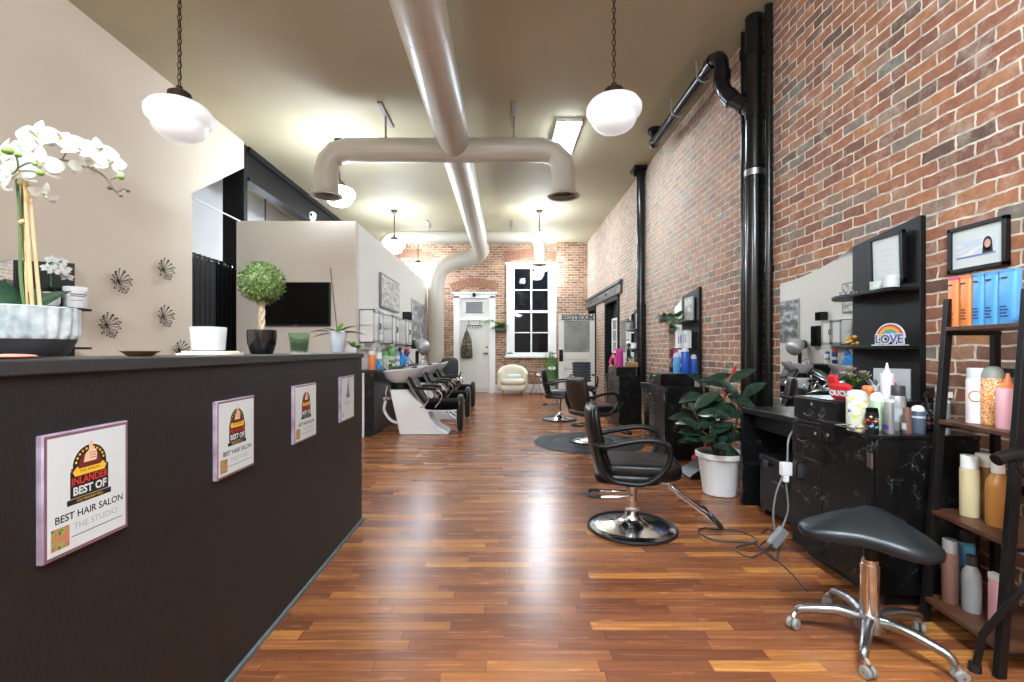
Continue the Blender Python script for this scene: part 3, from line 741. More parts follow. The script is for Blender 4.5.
g.m = 1; g.surf(lambda u, v: ridged(u*.36, v), 6, 160); g.m = 0; g.surf(lambda u, v: ridged(.36+u*.64, v), 12, 160)
g.surf(lambda u, v: ((.0966-.008*u)*math.cos(2*PI*v), (.0966-.008*u)*math.sin(2*PI*v), .123+.003*math.sin(PI*u)), 3, 80)
g.surf(lambda u, v: (.0886*math.cos(2*PI*v), .0886*math.sin(2*PI*v), .123-.03*u), 2, 80)
g.m = 1; g.lathe([(0, .002), (.069, .004)], 40)
M['pot_glaze'] = mat('mottled grey glaze', (196, 202, 202), .4, vary=(26, (150, 162, 164)), bump=(50, .3, .003))
obj('pot', g, ['pot_glaze', 'dark_grey'], t)
obj('soil', G().cyl((0, 0, .09), (0, 0, .105), .088, n=32), 'soil', t)
for a, b, nm in (((33, 318), (24, 172), 0), ((41, 318), (28, 176), 1), ((29, 318), (21, 178), 2)):
    g = G(); g.tube([R(*a, D+.01*nm), R(*b, D+.012*nm)], [.0042, .0036], 8); obj('bamboo_stake', g, 'bamboo', t)
st1 = [R(26, 316), R(21, 280), R(20, 240), R(19, 205), R(16, 180), R(8, 172), R(-4, 172), R(-14, 180)]
st2 = [R(30, 316, 1.18), R(24, 250, 1.18), R(22, 200, 1.18), R(26, 172, 1.19), R(42, 160, 1.2), R(62, 160, 1.2), R(86, 166, 1.2), R(104, 176, 1.2), R(112, 188, 1.2)]
s_ = obj('flower_stem', G().tube(spline(st1, 6), .0035, 8), 'stem', t)
s2 = obj('flower_stem', G().tube(spline(st2, 6), .0026, 8), 'stem_brown', t)
fl = [(38, 137, 1.19, (.15, -1, .25), .115), (62, 141, 1.2, (.3, -.8, .7), .105), (80, 150, 1.2, (.5, -.6, .5), .095), (98, 152, 1.2, (.8, -.5, .3), .10), (109, 163, 1.2, (.9, -.5, 0), .085),
      (84, 167, 1.2, (.2, -1, -.4), .075), (22, 150, 1.17, (-.2, -1, .1), .10), (4, 156, 1.15, (-.3, -1, .2), .11), (40, 164, 1.16, (.7, -.6, -.3), .105), (2, 182, 1.15, (-.4, -1, -.2), .10), (44, 194, 1.17, (.9, -.4, -.6), .07), (20, 172, 1.14, (.3, -1, -.3), .085)]
for px, py, d, n, s in fl: flower('flower', R(px, py, d), n, (0, 0, 1), s*.86, t)
for i, (px, py, d, r) in enumerate(((121, 177, 1.2, .008), (110, 188, 1.2, .0055), (128, 191, 1.2, .0045), (121, 196, 1.2, .004), (8, 151, 1.1, .011), (18, 155, 1.1, .007), (35, 164, 1.11, .0055), (40, 173, 1.11, .008))):
    g = G(); c = Vector(R(px, py, d)); g.ell(c, (r*1.15, r, r*.85), 10, 7)
    obj('bud', g, 'bud' if i in (0, 4, 5, 6, 7) else 'stem_brown', t)
for pts in ([R(112, 188, 1.2), R(118, 192, 1.2), R(124, 189, 1.2), R(128, 191, 1.2)], [R(110, 180, 1.2), R(116, 178, 1.2), R(121, 177, 1.2)], [R(112, 188, 1.2), R(120, 196, 1.2)], [R(62, 160, 1.2), R(68, 150, 1.2)], [R(92, 168, 1.2), R(101, 161, 1.2)]):
    obj('bud_twig', G().tube(spline(pts, 3), .0014, 6), 'stem_brown', t)
for pts in ([R(12, 174, 1.12), R(18, 168, 1.11), R(16, 156, 1.1), R(10, 151, 1.1)], [R(18, 168, 1.11), R(28, 163, 1.11), R(35, 164, 1.11)], [R(18, 171, 1.11), R(30, 171, 1.11), R(40, 173, 1.11)]):
    obj('bud_twig', G().tube(spline(pts, 4), .0018, 6), 'stem', t)
for b, d, up, L_, W_ in ((R(18, 316), (-.55, -.35, .75), (.6, -.5, .5), .16, .105), (R(14, 316), (-.8, .1, .6), (.3, -.8, .5), .17, .09), (R(20, 318), (.1, .6, .8), (0, -.8, .4), .14, .08)):
    g = G(); g.leaf(b, d, up, L_, W_, .35, .2, 8); lf = obj('leaf', g, 'leaf_dark', t, smooth=60); m_ = lf.modifiers.new('s', 'SOLIDIFY'); m_.thickness = .002
for a, b in ((R(21, 223), R(25, 221)), (R(20, 184), R(24, 182))): obj('stem_tie', G().cyl(a, b, .0065, n=8), 'cream_bottle', t)

t = tag(obj('pink_dish', G().ell((0, 0, .006), (.022, .06, .006), 14, 6), 'orange', None, loc=(-1.05, 1.0, TOP)), 'salmon pink flat oval dish in front of the ridged orchid pot', 'dish')
t.data.materials[0] = mat('salmon plastic', (232, 140, 122), .4)
g = G(); g.lathe([(.0, .004), (.03, .0), (.036, .004), (.052, .016), (.055, .017), (.05, .014), (.03, .007), (0, .006)], 28)
tag(obj('trinket_dish', g, 'gold', loc=(-1.15, 1.49, TOP), smooth=60), 'small shallow gold dish on the half wall top below the starbursts', 'dish')
for z, w_, rz, lb in ((0, .074, .12, 'cream notebook lying flat on the half wall, bottom one under the white bowl'), (.008, .062, -.05, 'cream notebook on top of another, right under the white bowl')):
    t = thing('notebook', lb, 'notebook', (-1.155, 1.86, TOP+z), rz, 'cream notebooks under the bowl')
    obj('cover', G().box(-w_*1.25, -w_, 0, w_*1.25, w_, .008), 'cream_paper', t, .002)
    obj('pages', G().box(-w_*1.22, -w_+.002, .0015, w_*1.22+.001, w_-.004, .0065), 'paper', t)
g = G()
for pr in ([(.041, 0), (.056, .004), (.062, .09), (.06, .094), (.055, .09), (.05, .012), (0, .01)],):
    rings = []
    for r, z in pr:
        r = max(r, .001); rings.append([(r*math.copysign(abs(math.cos(a))**.8, math.cos(a)), r*.9*math.copysign(abs(math.sin(a))**.8, math.sin(a)), z) for a in [2*PI*j/40 for j in range(40)]])
    g.loft(rings)
tag(obj('ceramic_bowl', g, 'ceramic', loc=(-1.165, 1.86, TOP+.016), smooth=50), 'white rounded ceramic bowl standing on cream notebooks on the half wall', 'bowl')

# topiary
random.seed(4)
t = thing('topiary', 'round green topiary ball on a pale stem in a glossy black pot', 'topiary', (-1.17, 2.28, TOP))
obj('pot', G().lathe([(.045, 0), (.05, .003), (.064, .05), (.068, .095), (.066, .117), (.060, .117), (.06, .1), (0, .1)], 32), mat('glossy black glaze', (16, 16, 18), .08, coat=.5), t, smooth=50)
obj('soil', G().cyl((0, 0, .098), (0, 0, .106), .06, n=24), 'soil', t)
g = G()
for ph in (0, 2.1, 4.2): g.tube([(.008*math.cos(ph+k*.55), .008*math.sin(ph+k*.55), .1+.012*k) for k in range(15)], .008, 8)
obj('trunk', g, 'trunk', t)
g = G(); cc = Vector((0, 0, .345))
g.ell(cc, (.085, .085, .085), 16, 10)
for i in range(1700):
    z = random.uniform(-1, 1); a = random.uniform(0, 2*PI); q = math.sqrt(1-z*z); n = Vector((q*math.cos(a), q*math.sin(a), z))
    d = (n+Vector((random.uniform(-1, 1), random.uniform(-1, 1), random.uniform(-.6, 1)))*.8).normalized()
    g.leaf(cc+n*random.uniform(.075, .1), d, n, random.uniform(.012, .022), random.uniform(.007, .011), .3, .3, 2)
obj('foliage', g, M['leaf_deep'], t, smooth=60)
M['leaf_deep'].node_tree.nodes['Noise Texture'].inputs['Scale'].default_value = 70

t = thing('glass_tumbler', 'green tinted glass candle tumbler on the half wall beside the topiary', 'tumbler', (-1.17, 2.70, TOP))
obj('coaster', G().lathe([(.06, 0), (.062, .004), (0, .004)], 28), 'cream_paper', t)
g = G(); g.lathe([(0, .006), (.042, .005), (.046, .01), (.058, .118), (.055, .118), (.044, .016), (0, .016)], 32)
for z in (.07, .074): g.lathe([(.0525, z), (.0545, z+.001), (.053, z+.003)], 32)
obj('glass_body', g, 'green_glass', t, smooth=50)

t = thing('potted_orchid', 'leafy orchid without flowers on a tall stick in a pale grey pot', 'potted orchid', (-1.125, 3.20, TOP))
obj('pot', G().lathe([(.04, 0), (.044, .003), (.056, .12), (.062, .148), (.058, .15), (.052, .12), (0, .12)], 28), 'pale_grey', t, smooth=50)
obj('soil', G().cyl((0, 0, .12), (0, 0, .13), .05, n=20), 'soil', t)
obj('plant_stick', G().tube([(0, 0, .12), (-.02, 0, .3), (-.05, 0, .58)], .004, 8), 'stem_brown', t)
for d, L_, W_ in (((1, .1, .25), .19, .075), ((.9, -.3, .62), .17, .045), ((-1, .1, .35), .20, .06), ((-.9, -.3, .1), .17, .045), ((.3, -1, .5), .12, .045), ((.1, .4, 1), .1, .05), ((-.4, -.8, .5), .13, .05), ((-1, -.1, .05), .24, .012)):
    g = G(); g.leaf((0, 0, .13), d, (0, 0, 1), L_, W_, .3, .3, 6); obj('leaf', g, 'leaf_bright' if W_ > .04 and d[0] > 0 else 'leaf_dark', t, smooth=60)
t = thing('potted_pothos', 'tiny green pothos in a white square pot at the half wall end', 'potted plant', (-1.055, 3.31, TOP))
obj('pot', G().box(-.028, -.028, 0, .028, .028, .04), 'ceramic', t, .004)
g = G()
for i in range(16):
    a = random.uniform(0, 2*PI); g.leaf((0, 0, .035), (math.cos(a)+.5, math.sin(a)*.6, random.uniform(.2, 1.0)), (0, 0, 1), random.uniform(.05, .10), .032, .5, .3, 4)
obj('foliage', g, 'leaf_bright', t, smooth=60)

# ---------------------------------------------------------------- metal starbursts on the beige wall
def starburst(name, px, py, label, s=1.0, proto=None):
    d = FPX*3.77/(CX-px); loc = (XL, d, Z(py, d))
    if proto: return copy_tree(proto, loc=loc, label=label)
    t = thing(name, label, 'wall ornament', loc, 0, 'starburst wall ornaments')
    g = G(); random.seed(2)
    for i in range(18):
        a = 2*PI*i/18+random.uniform(-.1, .1); r = .118*random.uniform(.78, 1.0); e = random.uniform(.02, .06)
        tip = (.01+e, r*math.cos(a), r*math.sin(a)); g.cyl((.012, 0, 0), tip, .0022, n=5)
        b = a+.16; g.cyl((.012+e*.5, r*.55*math.cos(a), r*.55*math.sin(a)), (.012+e, r*.85*math.cos(b), r*.85*math.sin(b)), .0018, n=5)
        g.ell(tip, (.008, .008, .008), 8, 5); g.ell((.012+e, r*.85*math.cos(b), r*.85*math.sin(b)), (.006, .006, .006), 6, 4)
    obj('rays', g, 'bronze', t)
    obj('centre', G().ell((.012, 0, 0), (.012, .016, .016)), 'bronze', t)
    return t
sb = starburst('starburst_ornament', 117, 281, 'dark metal starburst on the beige wall, upper one nearer the shelf')
for px, py, lb in ((162, 269, 'dark metal starburst on the beige wall, topmost of the five'), (105, 325, 'dark metal starburst on the beige wall, nearest to the black shelves'), (162, 316, 'dark metal starburst on the beige wall straight below the topmost one'), (178, 350, 'dark metal starburst half hidden behind the half wall, lowest of the five')):
    starburst('', px, py, lb, proto=sb)
# ---------------------------------------------------------------- curtain, television, small camera
t = thing('curtain', 'black sheer curtain on ring eyelets across the side room opening', 'curtain', (-3.845, 5.7, 0))
def drape(y0, y1, z1, folds, amp, name, m):
    g = G(); g.surf(lambda u, v: (amp*math.sin(folds*2*PI*u+.6*math.sin(3*v))*(.6+.4*v), y0+(y1-y0)*u, .01+(z1-.01)*(1-v)), folds*10, 10)
    o = obj(name, g, m, t, smooth=80); s = o.modifiers.new('s', 'SOLIDIFY'); s.thickness = .004; return o
drape(.02, .62, 2.43, 6, .035, 'sheer_panel', mat('sheer black voile', (20, 20, 22), .8, alpha=.82))
drape(.58, 1.17, 2.43, 6, .045, 'dense_panel', 'velvet')
obj('curtain_rod', G().cyl((.0, .0, 2.39), (.0, 1.18, 2.39), .012, n=10), 'chrome', t)
g = G()
for k in range(7): g.tube([(.0+.03*math.cos(a), .1+.165*k, 2.385+.03*math.sin(a)) for a in [2*PI*j/14 for j in range(14)]], .006, 6, closed=True)
obj('eyelet_ring', g, 'chrome', t)

t = thing('television', 'black flat television mounted on the beige partition wall', 'television', (-2.93, 6.70, 1.87), 0)
obj('housing', G().box(-.48, -.06, -.31, .48, -.005, .31), 'plastic_black', t, .006)
obj('screen', G().box(-.468, -.063, -.285, .468, -.06, .298), 'screen', t)
obj('maker_badge', G().box(-.03, -.063, -.303, .03, -.06, -.297), 'silver', t)
obj('wall_mount', G().box(-.15, -.01, -.15, .15, .0, .15), 'steel', t)
t = thing('wall_camera', 'small white camera on top of the beige partition wall', 'camera', (-2.74, 6.76, 3.06))
obj('foot', G().lathe([(.04, 0), (.04, .012), (.012, .02), (.012, .03)], 16), 'plastic_white', t)
obj('body', G().ell((0, 0, .085), (.045, .04, .06), 16, 10, .8), 'plastic_white', t)
obj('lens', G().ell((0, -.035, .10), (.022, .012, .022)), 'plastic_black', t)

# ---------------------------------------------------------------- styling chairs
def slab(g, fn, th, nu, nv):
    """closed sheet of thickness th(u,v) around the surface fn(u, v) -> (point, normal)"""
    f = []
    F = [[fn(i/nu, j/nv) for j in range(nv+1)] for i in range(nu+1)]
    a = [F[i][j][0]+F[i][j][1]*th(i/nu, j/nv) for i in range(nu+1) for j in range(nv+1)]
    b = [F[i][j][0]-F[i][j][1]*th(i/nu, j/nv) for i in range(nu+1) for j in range(nv+1)]
    n = (nu+1)*(nv+1); q = lambda i, j: i*(nv+1)+j
    for i in range(nu):
        for j in range(nv):
            f.append((q(i, j), q(i+1, j), q(i+1, j+1), q(i, j+1))); f.append((n+q(i, j), n+q(i, j+1), n+q(i+1, j+1), n+q(i+1, j)))
    for i in range(nu):
        f.append((q(i, 0), n+q(i, 0), n+q(i+1, 0), q(i+1, 0))); f.append((q(i, nv), q(i+1, nv), n+q(i+1, nv), n+q(i, nv)))
    for j in range(nv):
        f.append((q(0, j), q(0, j+1), n+q(0, j+1), n+q(0, j))); f.append((q(nu, j), n+q(nu, j), n+q(nu, j+1), q(nu, j+1)))
    g.add(a+b, f)

def salon_chair(label, loc, rz, group, lift=0.0, back='leather'):
    t = thing('salon_chair', label, 'styling chair', loc, rz, group)
    obj('base', G().lathe([(0, .002), (.285, .002), (.295, .006), (.288, .016), (.22, .024), (.15, .033), (.10, .048), (.07, .07), (.05, .10), (.046, .13), (0, .13)], 48), 'chrome', t, smooth=50)
    obj('base_rim', G().tube([(.292*math.cos(a), .292*math.sin(a), .011) for a in [2*PI*j/48 for j in range(48)]], .011, 8, closed=True), 'rubber', t)
    z = .44+lift
    g = G(); g.cyl((0, 0, .15), (0, 0, z-.075), .036, n=24); g.cyl((0, 0, z-.16), (0, 0, z-.075), .046, n=24); g.cyl((0, 0, .16), (0, 0, .2), .04, n=24)
    obj('column', g, 'chrome', t)
    g = G(); g.box(-.13, -.10, z-.085, .15, .10, z-.062); g.box(.12, -.06, z-.10, .21, .06, z-.066)
    obj('seat_plate', g, 'plastic_black', t, .004)
    g = G(); g.ell((.035, 0, z+.005), (.275, .225, .062), 36, 14, .42); obj('seat', g, 'leather', t, smooth=60)
    g = G(); g.ell((-.04, 0, z-.04), (.22, .235, .04), 32, 10, .4); obj('seat_shell', g, back, t, smooth=60)
    def bk(u, v):
        y = (u-.5)*2; zz = v; y_ = y*(.225+.015*math.sin(PI*v))*(1-.10*max(0, (v-.75)/.25)**2)
        x = -.19-.09*v-.02*math.sin(PI*v)+.055*y*y*(1-.35*v)
        return Vector((x, y_, z-.03+.455*zz)), Vector((1, -.3*y, .25)).normalized()
    g = G(); slab(g, bk, lambda u, v: .004+.034*(max(0, 1-abs(2*u-1)**5))**.5*(max(0, 1-abs(2*v-1)**7))**.5, 22, 18)
    obj('backrest', g, ['leather'], t, smooth=60)
    g = G(); slab(g, lambda u, v: (bk(u, v)[0]+Vector((-.026, 0, -.006)), bk(u, v)[1]), lambda u, v: .003+.018*(max(0, 1-abs(2*u-1)**5))**.5*(max(0, 1-abs(2*v-1)**7))**.5, 18, 14)
    obj('back_shell', g, back, t, smooth=60)
    for s in (-1, 1):
        y = s*.262
        pts = [(-.255, s*.235, z+.19), (-.19, y, z+.18), (-.10, y, z+.20), (.03, y, z+.225), (.13, y, z+.225), (.195, y, z+.195), (.21, y, z+.13), (.185, y, z+.06), (.135, y, z+.0), (.06, y, z-.045), (-.04, y, z-.05), (-.15, y, z-.03), (-.22, y, z+.06), (-.245, y*.98, z+.19)]
        n = len(spline(pts, 5)); g = G(); g.tube(spline(pts, 5), [.017+.007*min(1, abs(i/n-.42)*1.2) for i in range(n)], 10, flat=1.5); ar = obj('armrest', g, 'plastic_black', t, smooth=60)
        g = G()
        for q in ((-.1, z-.048), (.06, z-.05), (-.225, z+.1)): g.cyl((q[0], y+s*.014, q[1]), (q[0], y+s*.026, q[1]), .007, n=8)
        obj('screw_head', g, 'steel', ar)
    g = G()
    for s in (-1, 1): g.tube(spline([(.16, s*.075, z-.08), (.22, s*.075, z-.09), (.28, s*.075, z-.15), (.54, s*.08, .09)], 5), .010, 8)
    g.tube([(.54, -.08, .09), (.54, .08, .09)], .010, 8)
    fr = obj('footrest', g, 'chrome', t)
    g = G(); g.tube(spline([(.475, -.078, .15), (.51, -.12, .115), (.55, -.11, .075), (.565, 0, .062), (.55, .11, .075), (.51, .12, .115), (.475, .078, .15)], 5), .012, 8)
    g.prism([(.50, .13), (.555, .075), (.56, .082), (.507, .138)], -.08, .08, 'y'); obj('foot_plate', g, 'rubber', fr)
    g = G()
    for s in (-1, 1): g.tube(spline([(0, s*.035, z-.19), (-.06, s*.06, z-.19), (-.24, s*.07, z-.20)], 4), .007, 8)
    lv = obj('pump_lever', g, 'chrome', t)
    g = G(); g.tube(spline([(-.21, .07, z-.2), (-.27, .07, z-.2), (-.29, .04, z-.2), (-.29, -.04, z-.2), (-.27, -.07, z-.2), (-.21, -.07, z-.2)], 4), .013, 8); obj('lever_grip', g, 'rubber', lv)
    return t
cg = 'styling chairs along the aisle'
salon_chair('black hydraulic salon chair on a round chrome base, nearest to the viewer', (.882, 3.22, 0), math.radians(-10), cg, -.015)
salon_chair('black hydraulic salon chair with worn brown back, standing on the round mat', (1.18, 6.2, 0.012), math.radians(24), cg, -.01, 'leather_brown')
salon_chair('black hydraulic salon chair farthest down the aisle, beyond the round mat', (.99, 8.25, 0), math.radians(-6), cg, .02)
g = G(); g.lathe([(0, 0), (.70, 0), (.715, .004), (.70, .012), (.48, .012), (.47, .009), (.46, .012), (0, .012)], 64)
tag(obj('floor_mat', g, 'mat_rubber', loc=(1.12, 6.2, 0), smooth=30), 'round black rubber mat on the wood floor under a salon chair', 'mat')

# ribbed chair before the restroom door
t = thing('ribbed_chair', 'dark chair with a horizontally ribbed back in front of the restroom door', 'chair', (1.60, 9.35, 0), 0)
g = G()
for k in range(7): g.ell((0, .19+.012*k*.6, .60+.058*k), (.195, .03, .033), 20, 8, .5)
obj('backrest', g, 'gray_tile', t, smooth=60)
obj('seat', G().ell((0, 0, .47), (.23, .22, .05), 24, 10, .5), 'leather_dark', t, smooth=60)
for s in (-1, 1):
    g = G(); g.tube(spline([(s*.21, .2, .72), (s*.25, .12, .7), (s*.26, -.1, .69), (s*.25, -.18, .62), (s*.23, -.15, .48)], 5), .018, 8); obj('armrest', g, 'plastic_black', t)
obj('column', G().cyl((0, 0, .1), (0, 0, .44), .028), 'chrome', t)
for k in range(5):
    a = 2*PI*k/5+.3; c, s = math.cos(a), math.sin(a)
    l = obj('base_leg', G().tube([(0, 0, .12), (.15*c, .15*s, .10), (.28*c, .28*s, .075)], [.024, .02, .015], 8), 'plastic_black', t)
    g = G(); q = Vector((-s, c, 0))*.011
    g.cyl(Vector((.28*c, .28*s, .03))-q*2, Vector((.28*c, .28*s, .03))+q*2, .03, n=14); g.cyl((.28*c, .28*s, .05), (.28*c, .28*s, .08), .008, n=8); obj('caster', g, 'rubber', l)

# ---------------------------------------------------------------- shampoo units
def shampoo_unit(label, loc):
    t = thing('shampoo_station', label, 'shampoo station', loc, 0, 'shampoo bowl stations along the partition')
    pr = [(-.36, 0), (.34, 0), (.345, .02), (.20, .10), (.08, .24), (.03, .37), (-.02, .41), (-.10, .48), (-.27, .645), (-.505, .645), (-.49, .56), (-.42, .28)]
    g = G(); rings = []
    for y in (-.20, -.185, -.10, 0, .10, .185, .20):
        k = 1.0 if abs(y) < .19 else .965
        rings.append([(p[0]*k-.06*(1-k), y*(1.0 if p[1] > .3 else 1.08), p[1]*k+.0*(1-k)) for p in pr])
    g.loft(rings); g.T = Matrix.Identity(4)
    obj('pedestal', g, 'plastic_white', t, .012, smooth=50)
    obj('neck_ring', G().lathe([(.135, .64), (.15, .645), (.15, .72), (.13, .735)], 32, c=(-.385, 0, 0)), 'plastic_black', t, smooth=50)
    g = G(); rings = []
    def ring(cx, a, b, z0, tilt, n=36): return [(cx+a*math.cos(q), b*math.sin(q)*(1-.12*math.cos(q)), z0+tilt*(cx+a*math.cos(q)+.35)) for q in [2*PI*j/n for j in range(n)]]
    for cx, a, b, z0, ti in ((-.38, .11, .12, .73, 0), (-.38, .16, .16, .755, .0), (-.37, .24, .22, .82, .03), (-.36, .285, .25, .905, .08), (-.36, .295, .26, .93, .09), (-.36, .285, .25, .938, .09), (-.365, .265, .235, .93, .08), (-.37, .22, .20, .85, .03), (-.38, .12, .12, .79, 0)):
        rings.append(ring(cx, a, b, z0, ti))
    # the rim runs out into a neck rest at the chair side
    for r in rings[3:7]:
        for i, p in enumerate(r):
            q = math.cos(2*PI*i/36)
            if q > .8: r[i] = (p[0]+(q-.8)*.25, p[1], p[2]+(q-.8)*.12)
    g.loft(rings, cap0=True, cap1=True); bw = obj('bowl', g, 'ceramic', t, smooth=60)
    g = G(); g.tube(spline([(-.60, 0, .92), (-.60, 0, 1.0), (-.54, 0, 1.03), (-.48, 0, .98)], 5), .011, 8); g.ell((-.60, .0, .955), (.03, .05, .022)); obj('faucet', g, 'chrome', bw)
    g = G(); g.tube(spline([(-.20, .06, .955), (-.16, 0, .965), (-.20, -.06, .955)], 4), .016, 8); obj('neck_rest', g, 'rubber', bw)
    g = G(); g.tube(spline([(-.58, -.12, .48), (-.60, -.13, .34), (-.50, -.14, .20), (-.36, -.15, .16), (-.27, -.15, .22)], 6), .022, 10); obj('drain_hose', g, 'plastic_white', t)
    g = G(); g.tube(spline([(-.56, -.11, .70), (-.58, -.14, .58), (-.53, -.16, .50), (-.48, -.13, .56)], 5), .009, 8); g.box(-.62, -.13, .50, -.54, -.09, .53); obj('spray_hose', g, 'chrome', t)
    # chair part
    g = G(); g.box(-.02, -.21, .335, .46, .21, .36); g.tube([(-.1, -.19, .5), (.02, -.2, .36)], .012, 8); g.tube([(-.1, .19, .5), (.02, .2, .36)], .012, 8); obj('seat_rail', g, 'plastic_white', t, .006)
    obj('seat', G().ell((.24, 0, .42), (.29, .245, .075), 28, 12, .45), 'velvet', t, smooth=60)
    def bk(u, v):
        y = (u-.5)*2; x = -.0-.27*v+.05*y*y-.02*math.sin(PI*v)
        return Vector((x, y*.235, .42+.42*v)), Vector((.8, -.25*y, .55)).normalized()
    g = G(); slab(g, bk, lambda u, v: .004+.04*(max(0, 1-abs(2*u-1)**5))**.5*(max(0, 1-abs(2*v-1)**6))**.5, 18, 14); obj('backrest', g, 'leather', t, smooth=60)
    g = G(); slab(g, lambda u, v: (bk(u, v)[0]+Vector((-.03, 0, -.02)), bk(u, v)[1]), lambda u, v: .004+.02*(max(0, 1-abs(2*u-1)**5))**.5*(max(0, 1-abs(2*v-1)**6))**.5, 14, 10); obj('back_shell', g, 'grey', t, smooth=60)
    for s in (-1, 1):
        y = s*.265
        g = G(); g.tube(spline([(-.13, y, .65), (.05, y, .655), (.20, y, .63), (.26, y, .56), (.22, y, .47), (.16, y, .40)], 5), .012, 8); g.tube(spline([(.0, y, .645), (.07, y, .52), (.02, y, .44), (-.05, y, .40)], 4), .011, 8)
        ar = obj('armrest', g, 'chrome', t); obj('arm_pad', G().tube(spline([(-.12, y, .668), (.05, y, .675), (.18, y, .655)], 5), .021, 8, flat=1.4), 'plastic_black', ar)
    g = G(); g.ell((.50, 0, .29), (.05, .21, .27), 20, 14, .5); obj('leg_rest', g, 'leather_dark', t, smooth=60)
    g = G(); g.tube([(.28, -.1, .335), (.42, -.1, .22), (.48, -.1, .22)], .01, 8); g.tube([(.28, .1, .335), (.42, .1, .22), (.48, .1, .22)], .01, 8); obj('leg_rest_arm', g, 'steel', t)
    return t
su = shampoo_unit('white shampoo station with black reclining chair, nearest of the three', (-1.13, 6.98, 0))
copy_tree(su, loc=(-1.13, 8.42, 0), label='white shampoo station with black reclining chair, between the other two')
copy_tree(su, loc=(-1.13, 9.86, 0), label='white shampoo station with black reclining chair, farthest from the viewer')
t = thing('shampoo_counter', 'low black counter with bottles behind the white shampoo bowls', 'counter', (-1.925, 8.5, 0))
obj('body', G().box(-.16, -1.90, .06, .11, 1.55, .90), 'marble', t, .004)
obj('counter_top', G().box(-.16, -1.92, .90, .13, 1.57, .935), 'leather_dark', t, .004)
obj('plinth', G().box(-.16, -1.88, 0, .09, 1.53, .06), 'plastic_black', t)
obj('edge_strip', G().box(-.045, -1.93, 0, -.02, -1.90, .90), 'white', t)

# white wall cabinets over the counter
def wall_cabinet(label, y0, y1, z0, z1):
    t = thing('wall_cabinet', label, 'wall cabinet', (-2.10, (y0+y1)/2, z0), 0, 'white wall cabinets over the shampoo counter')
    hw, hh = (y1-y0)/2, z1-z0
    g = G(); g.box(0, -hw, 0, .2, -hw+.018, hh); g.box(0, hw-.018, 0, .2, hw, hh); g.box(0, -hw, 0, .2, hw, .018); g.box(0, -hw, hh-.018, .2, hw, hh); g.box(0, -hw, 0, .012, hw, hh); g.box(0, -hw, hh*.5, .18, hw, hh*.5+.015)
    obj('body', g, 'white', t, .002)
    for s in (-1, 1):
        a, b = (s*hw, s*.006) if s < 0 else (.006, hw)
        g = G(); g.box(.2, a, 0, .218, a+.04, hh); g.box(.2, b-.04, 0, .218, b, hh); g.box(.2, a, 0, .218, b, .05); g.box(.2, a, hh-.05, .218, b, hh)
        dr = obj('door', g, 'silver', t, .002)
        obj('door_panel', G().box(.203, a+.035, .045, .212, b-.035, hh-.045), 'white', dr)
        g = G(); yy = -.03 if s < 0 else .03; g.tube([(.218, yy, hh*.42), (.24, yy, hh*.42), (.24, yy, hh*.6), (.218, yy, hh*.6)], .006, 6); obj('handle', g, 'plastic_black', dr)
    g = G(); g.box(.0, -hw+.05, -.09, .06, hw-.05, 0); obj('lamp_rail', g, 'white', t, .003)
    return t
wall_cabinet('white wall cabinet with framed doors, nearest of three over the shampoo counter', 6.86, 7.42, 1.325, 1.82)
wall_cabinet('white wall cabinet with framed doors, middle of three over the shampoo counter', 8.02, 8.58, 1.325, 1.82)
wall_cabinet('white wall cabinet with framed doors, farthest of three over the shampoo counter', 9.14, 9.70, 1.325, 1.82)
t = thing('wall_speaker', 'small black speaker box on the white partition beneath the pictures', 'speaker', (-2.10, 9.9, 1.93))
obj('box', G().box(.005, -.09, -.09, .16, .09, .09), 'plastic_black', t, .006); obj('grille_cloth', G().box(.16, -.08, -.08, .165, .08, .08), 'velvet', t); obj('wall_bracket', G().box(0, -.03, -.03, .01, .03, .03), 'steel', t)
t = thing('wall_speaker', 'black speaker panel beside the farthest white wall cabinet', 'speaker', (-2.10, 10.12, 1.52))
obj('box', G().box(.005, -.1, -.22, .1, .1, .22), 'plastic_black', t, .006); obj('grille_cloth', G().box(.1, -.09, -.2, .105, .09, .2), 'velvet', t); obj('wall_bracket', G().box(0, -.03, -.03, .01, .03, .03), 'steel', t)
M['silver_art'] = pattern_mat('silver leaf artwork', [(0, (120, 122, 118)), (.4, (160, 162, 156)), (.52, (196, 197, 190)), (.6, (232, 232, 226)), (.68, (150, 152, 148))], 5, .3, 'LINEAR', stretch=(1, 1.4, 3))
M['grey_art'] = pattern_mat('grey landscape print', [(0, (60, 64, 66)), (.42, (98, 104, 106)), (.55, (150, 156, 158)), (.7, (214, 218, 218))], 4, .3, 'LINEAR', stretch=(1, 1, 2))
t = thing('wall_art', 'silver textured rectangular artwork high on the white partition', 'picture', (-2.10, 8.66, 2.245))
obj('frame', G().box(0, -.70, -.295, .04, .70, .295), 'grey', t, .004); obj('canvas', G().box(.04, -.67, -.265, .044, .67, .265), 'silver_art', t)
t = thing('wall_art', 'tall grey landscape print hanging near the far end of the white partition', 'picture', (-2.10, 11.6, 1.90))
obj('frame', G().box(0, -.86, -.50, .035, .86, .50), 'silver', t, .004); obj('print', G().box(.035, -.83, -.47, .039, .83, .47), 'grey_art', t)
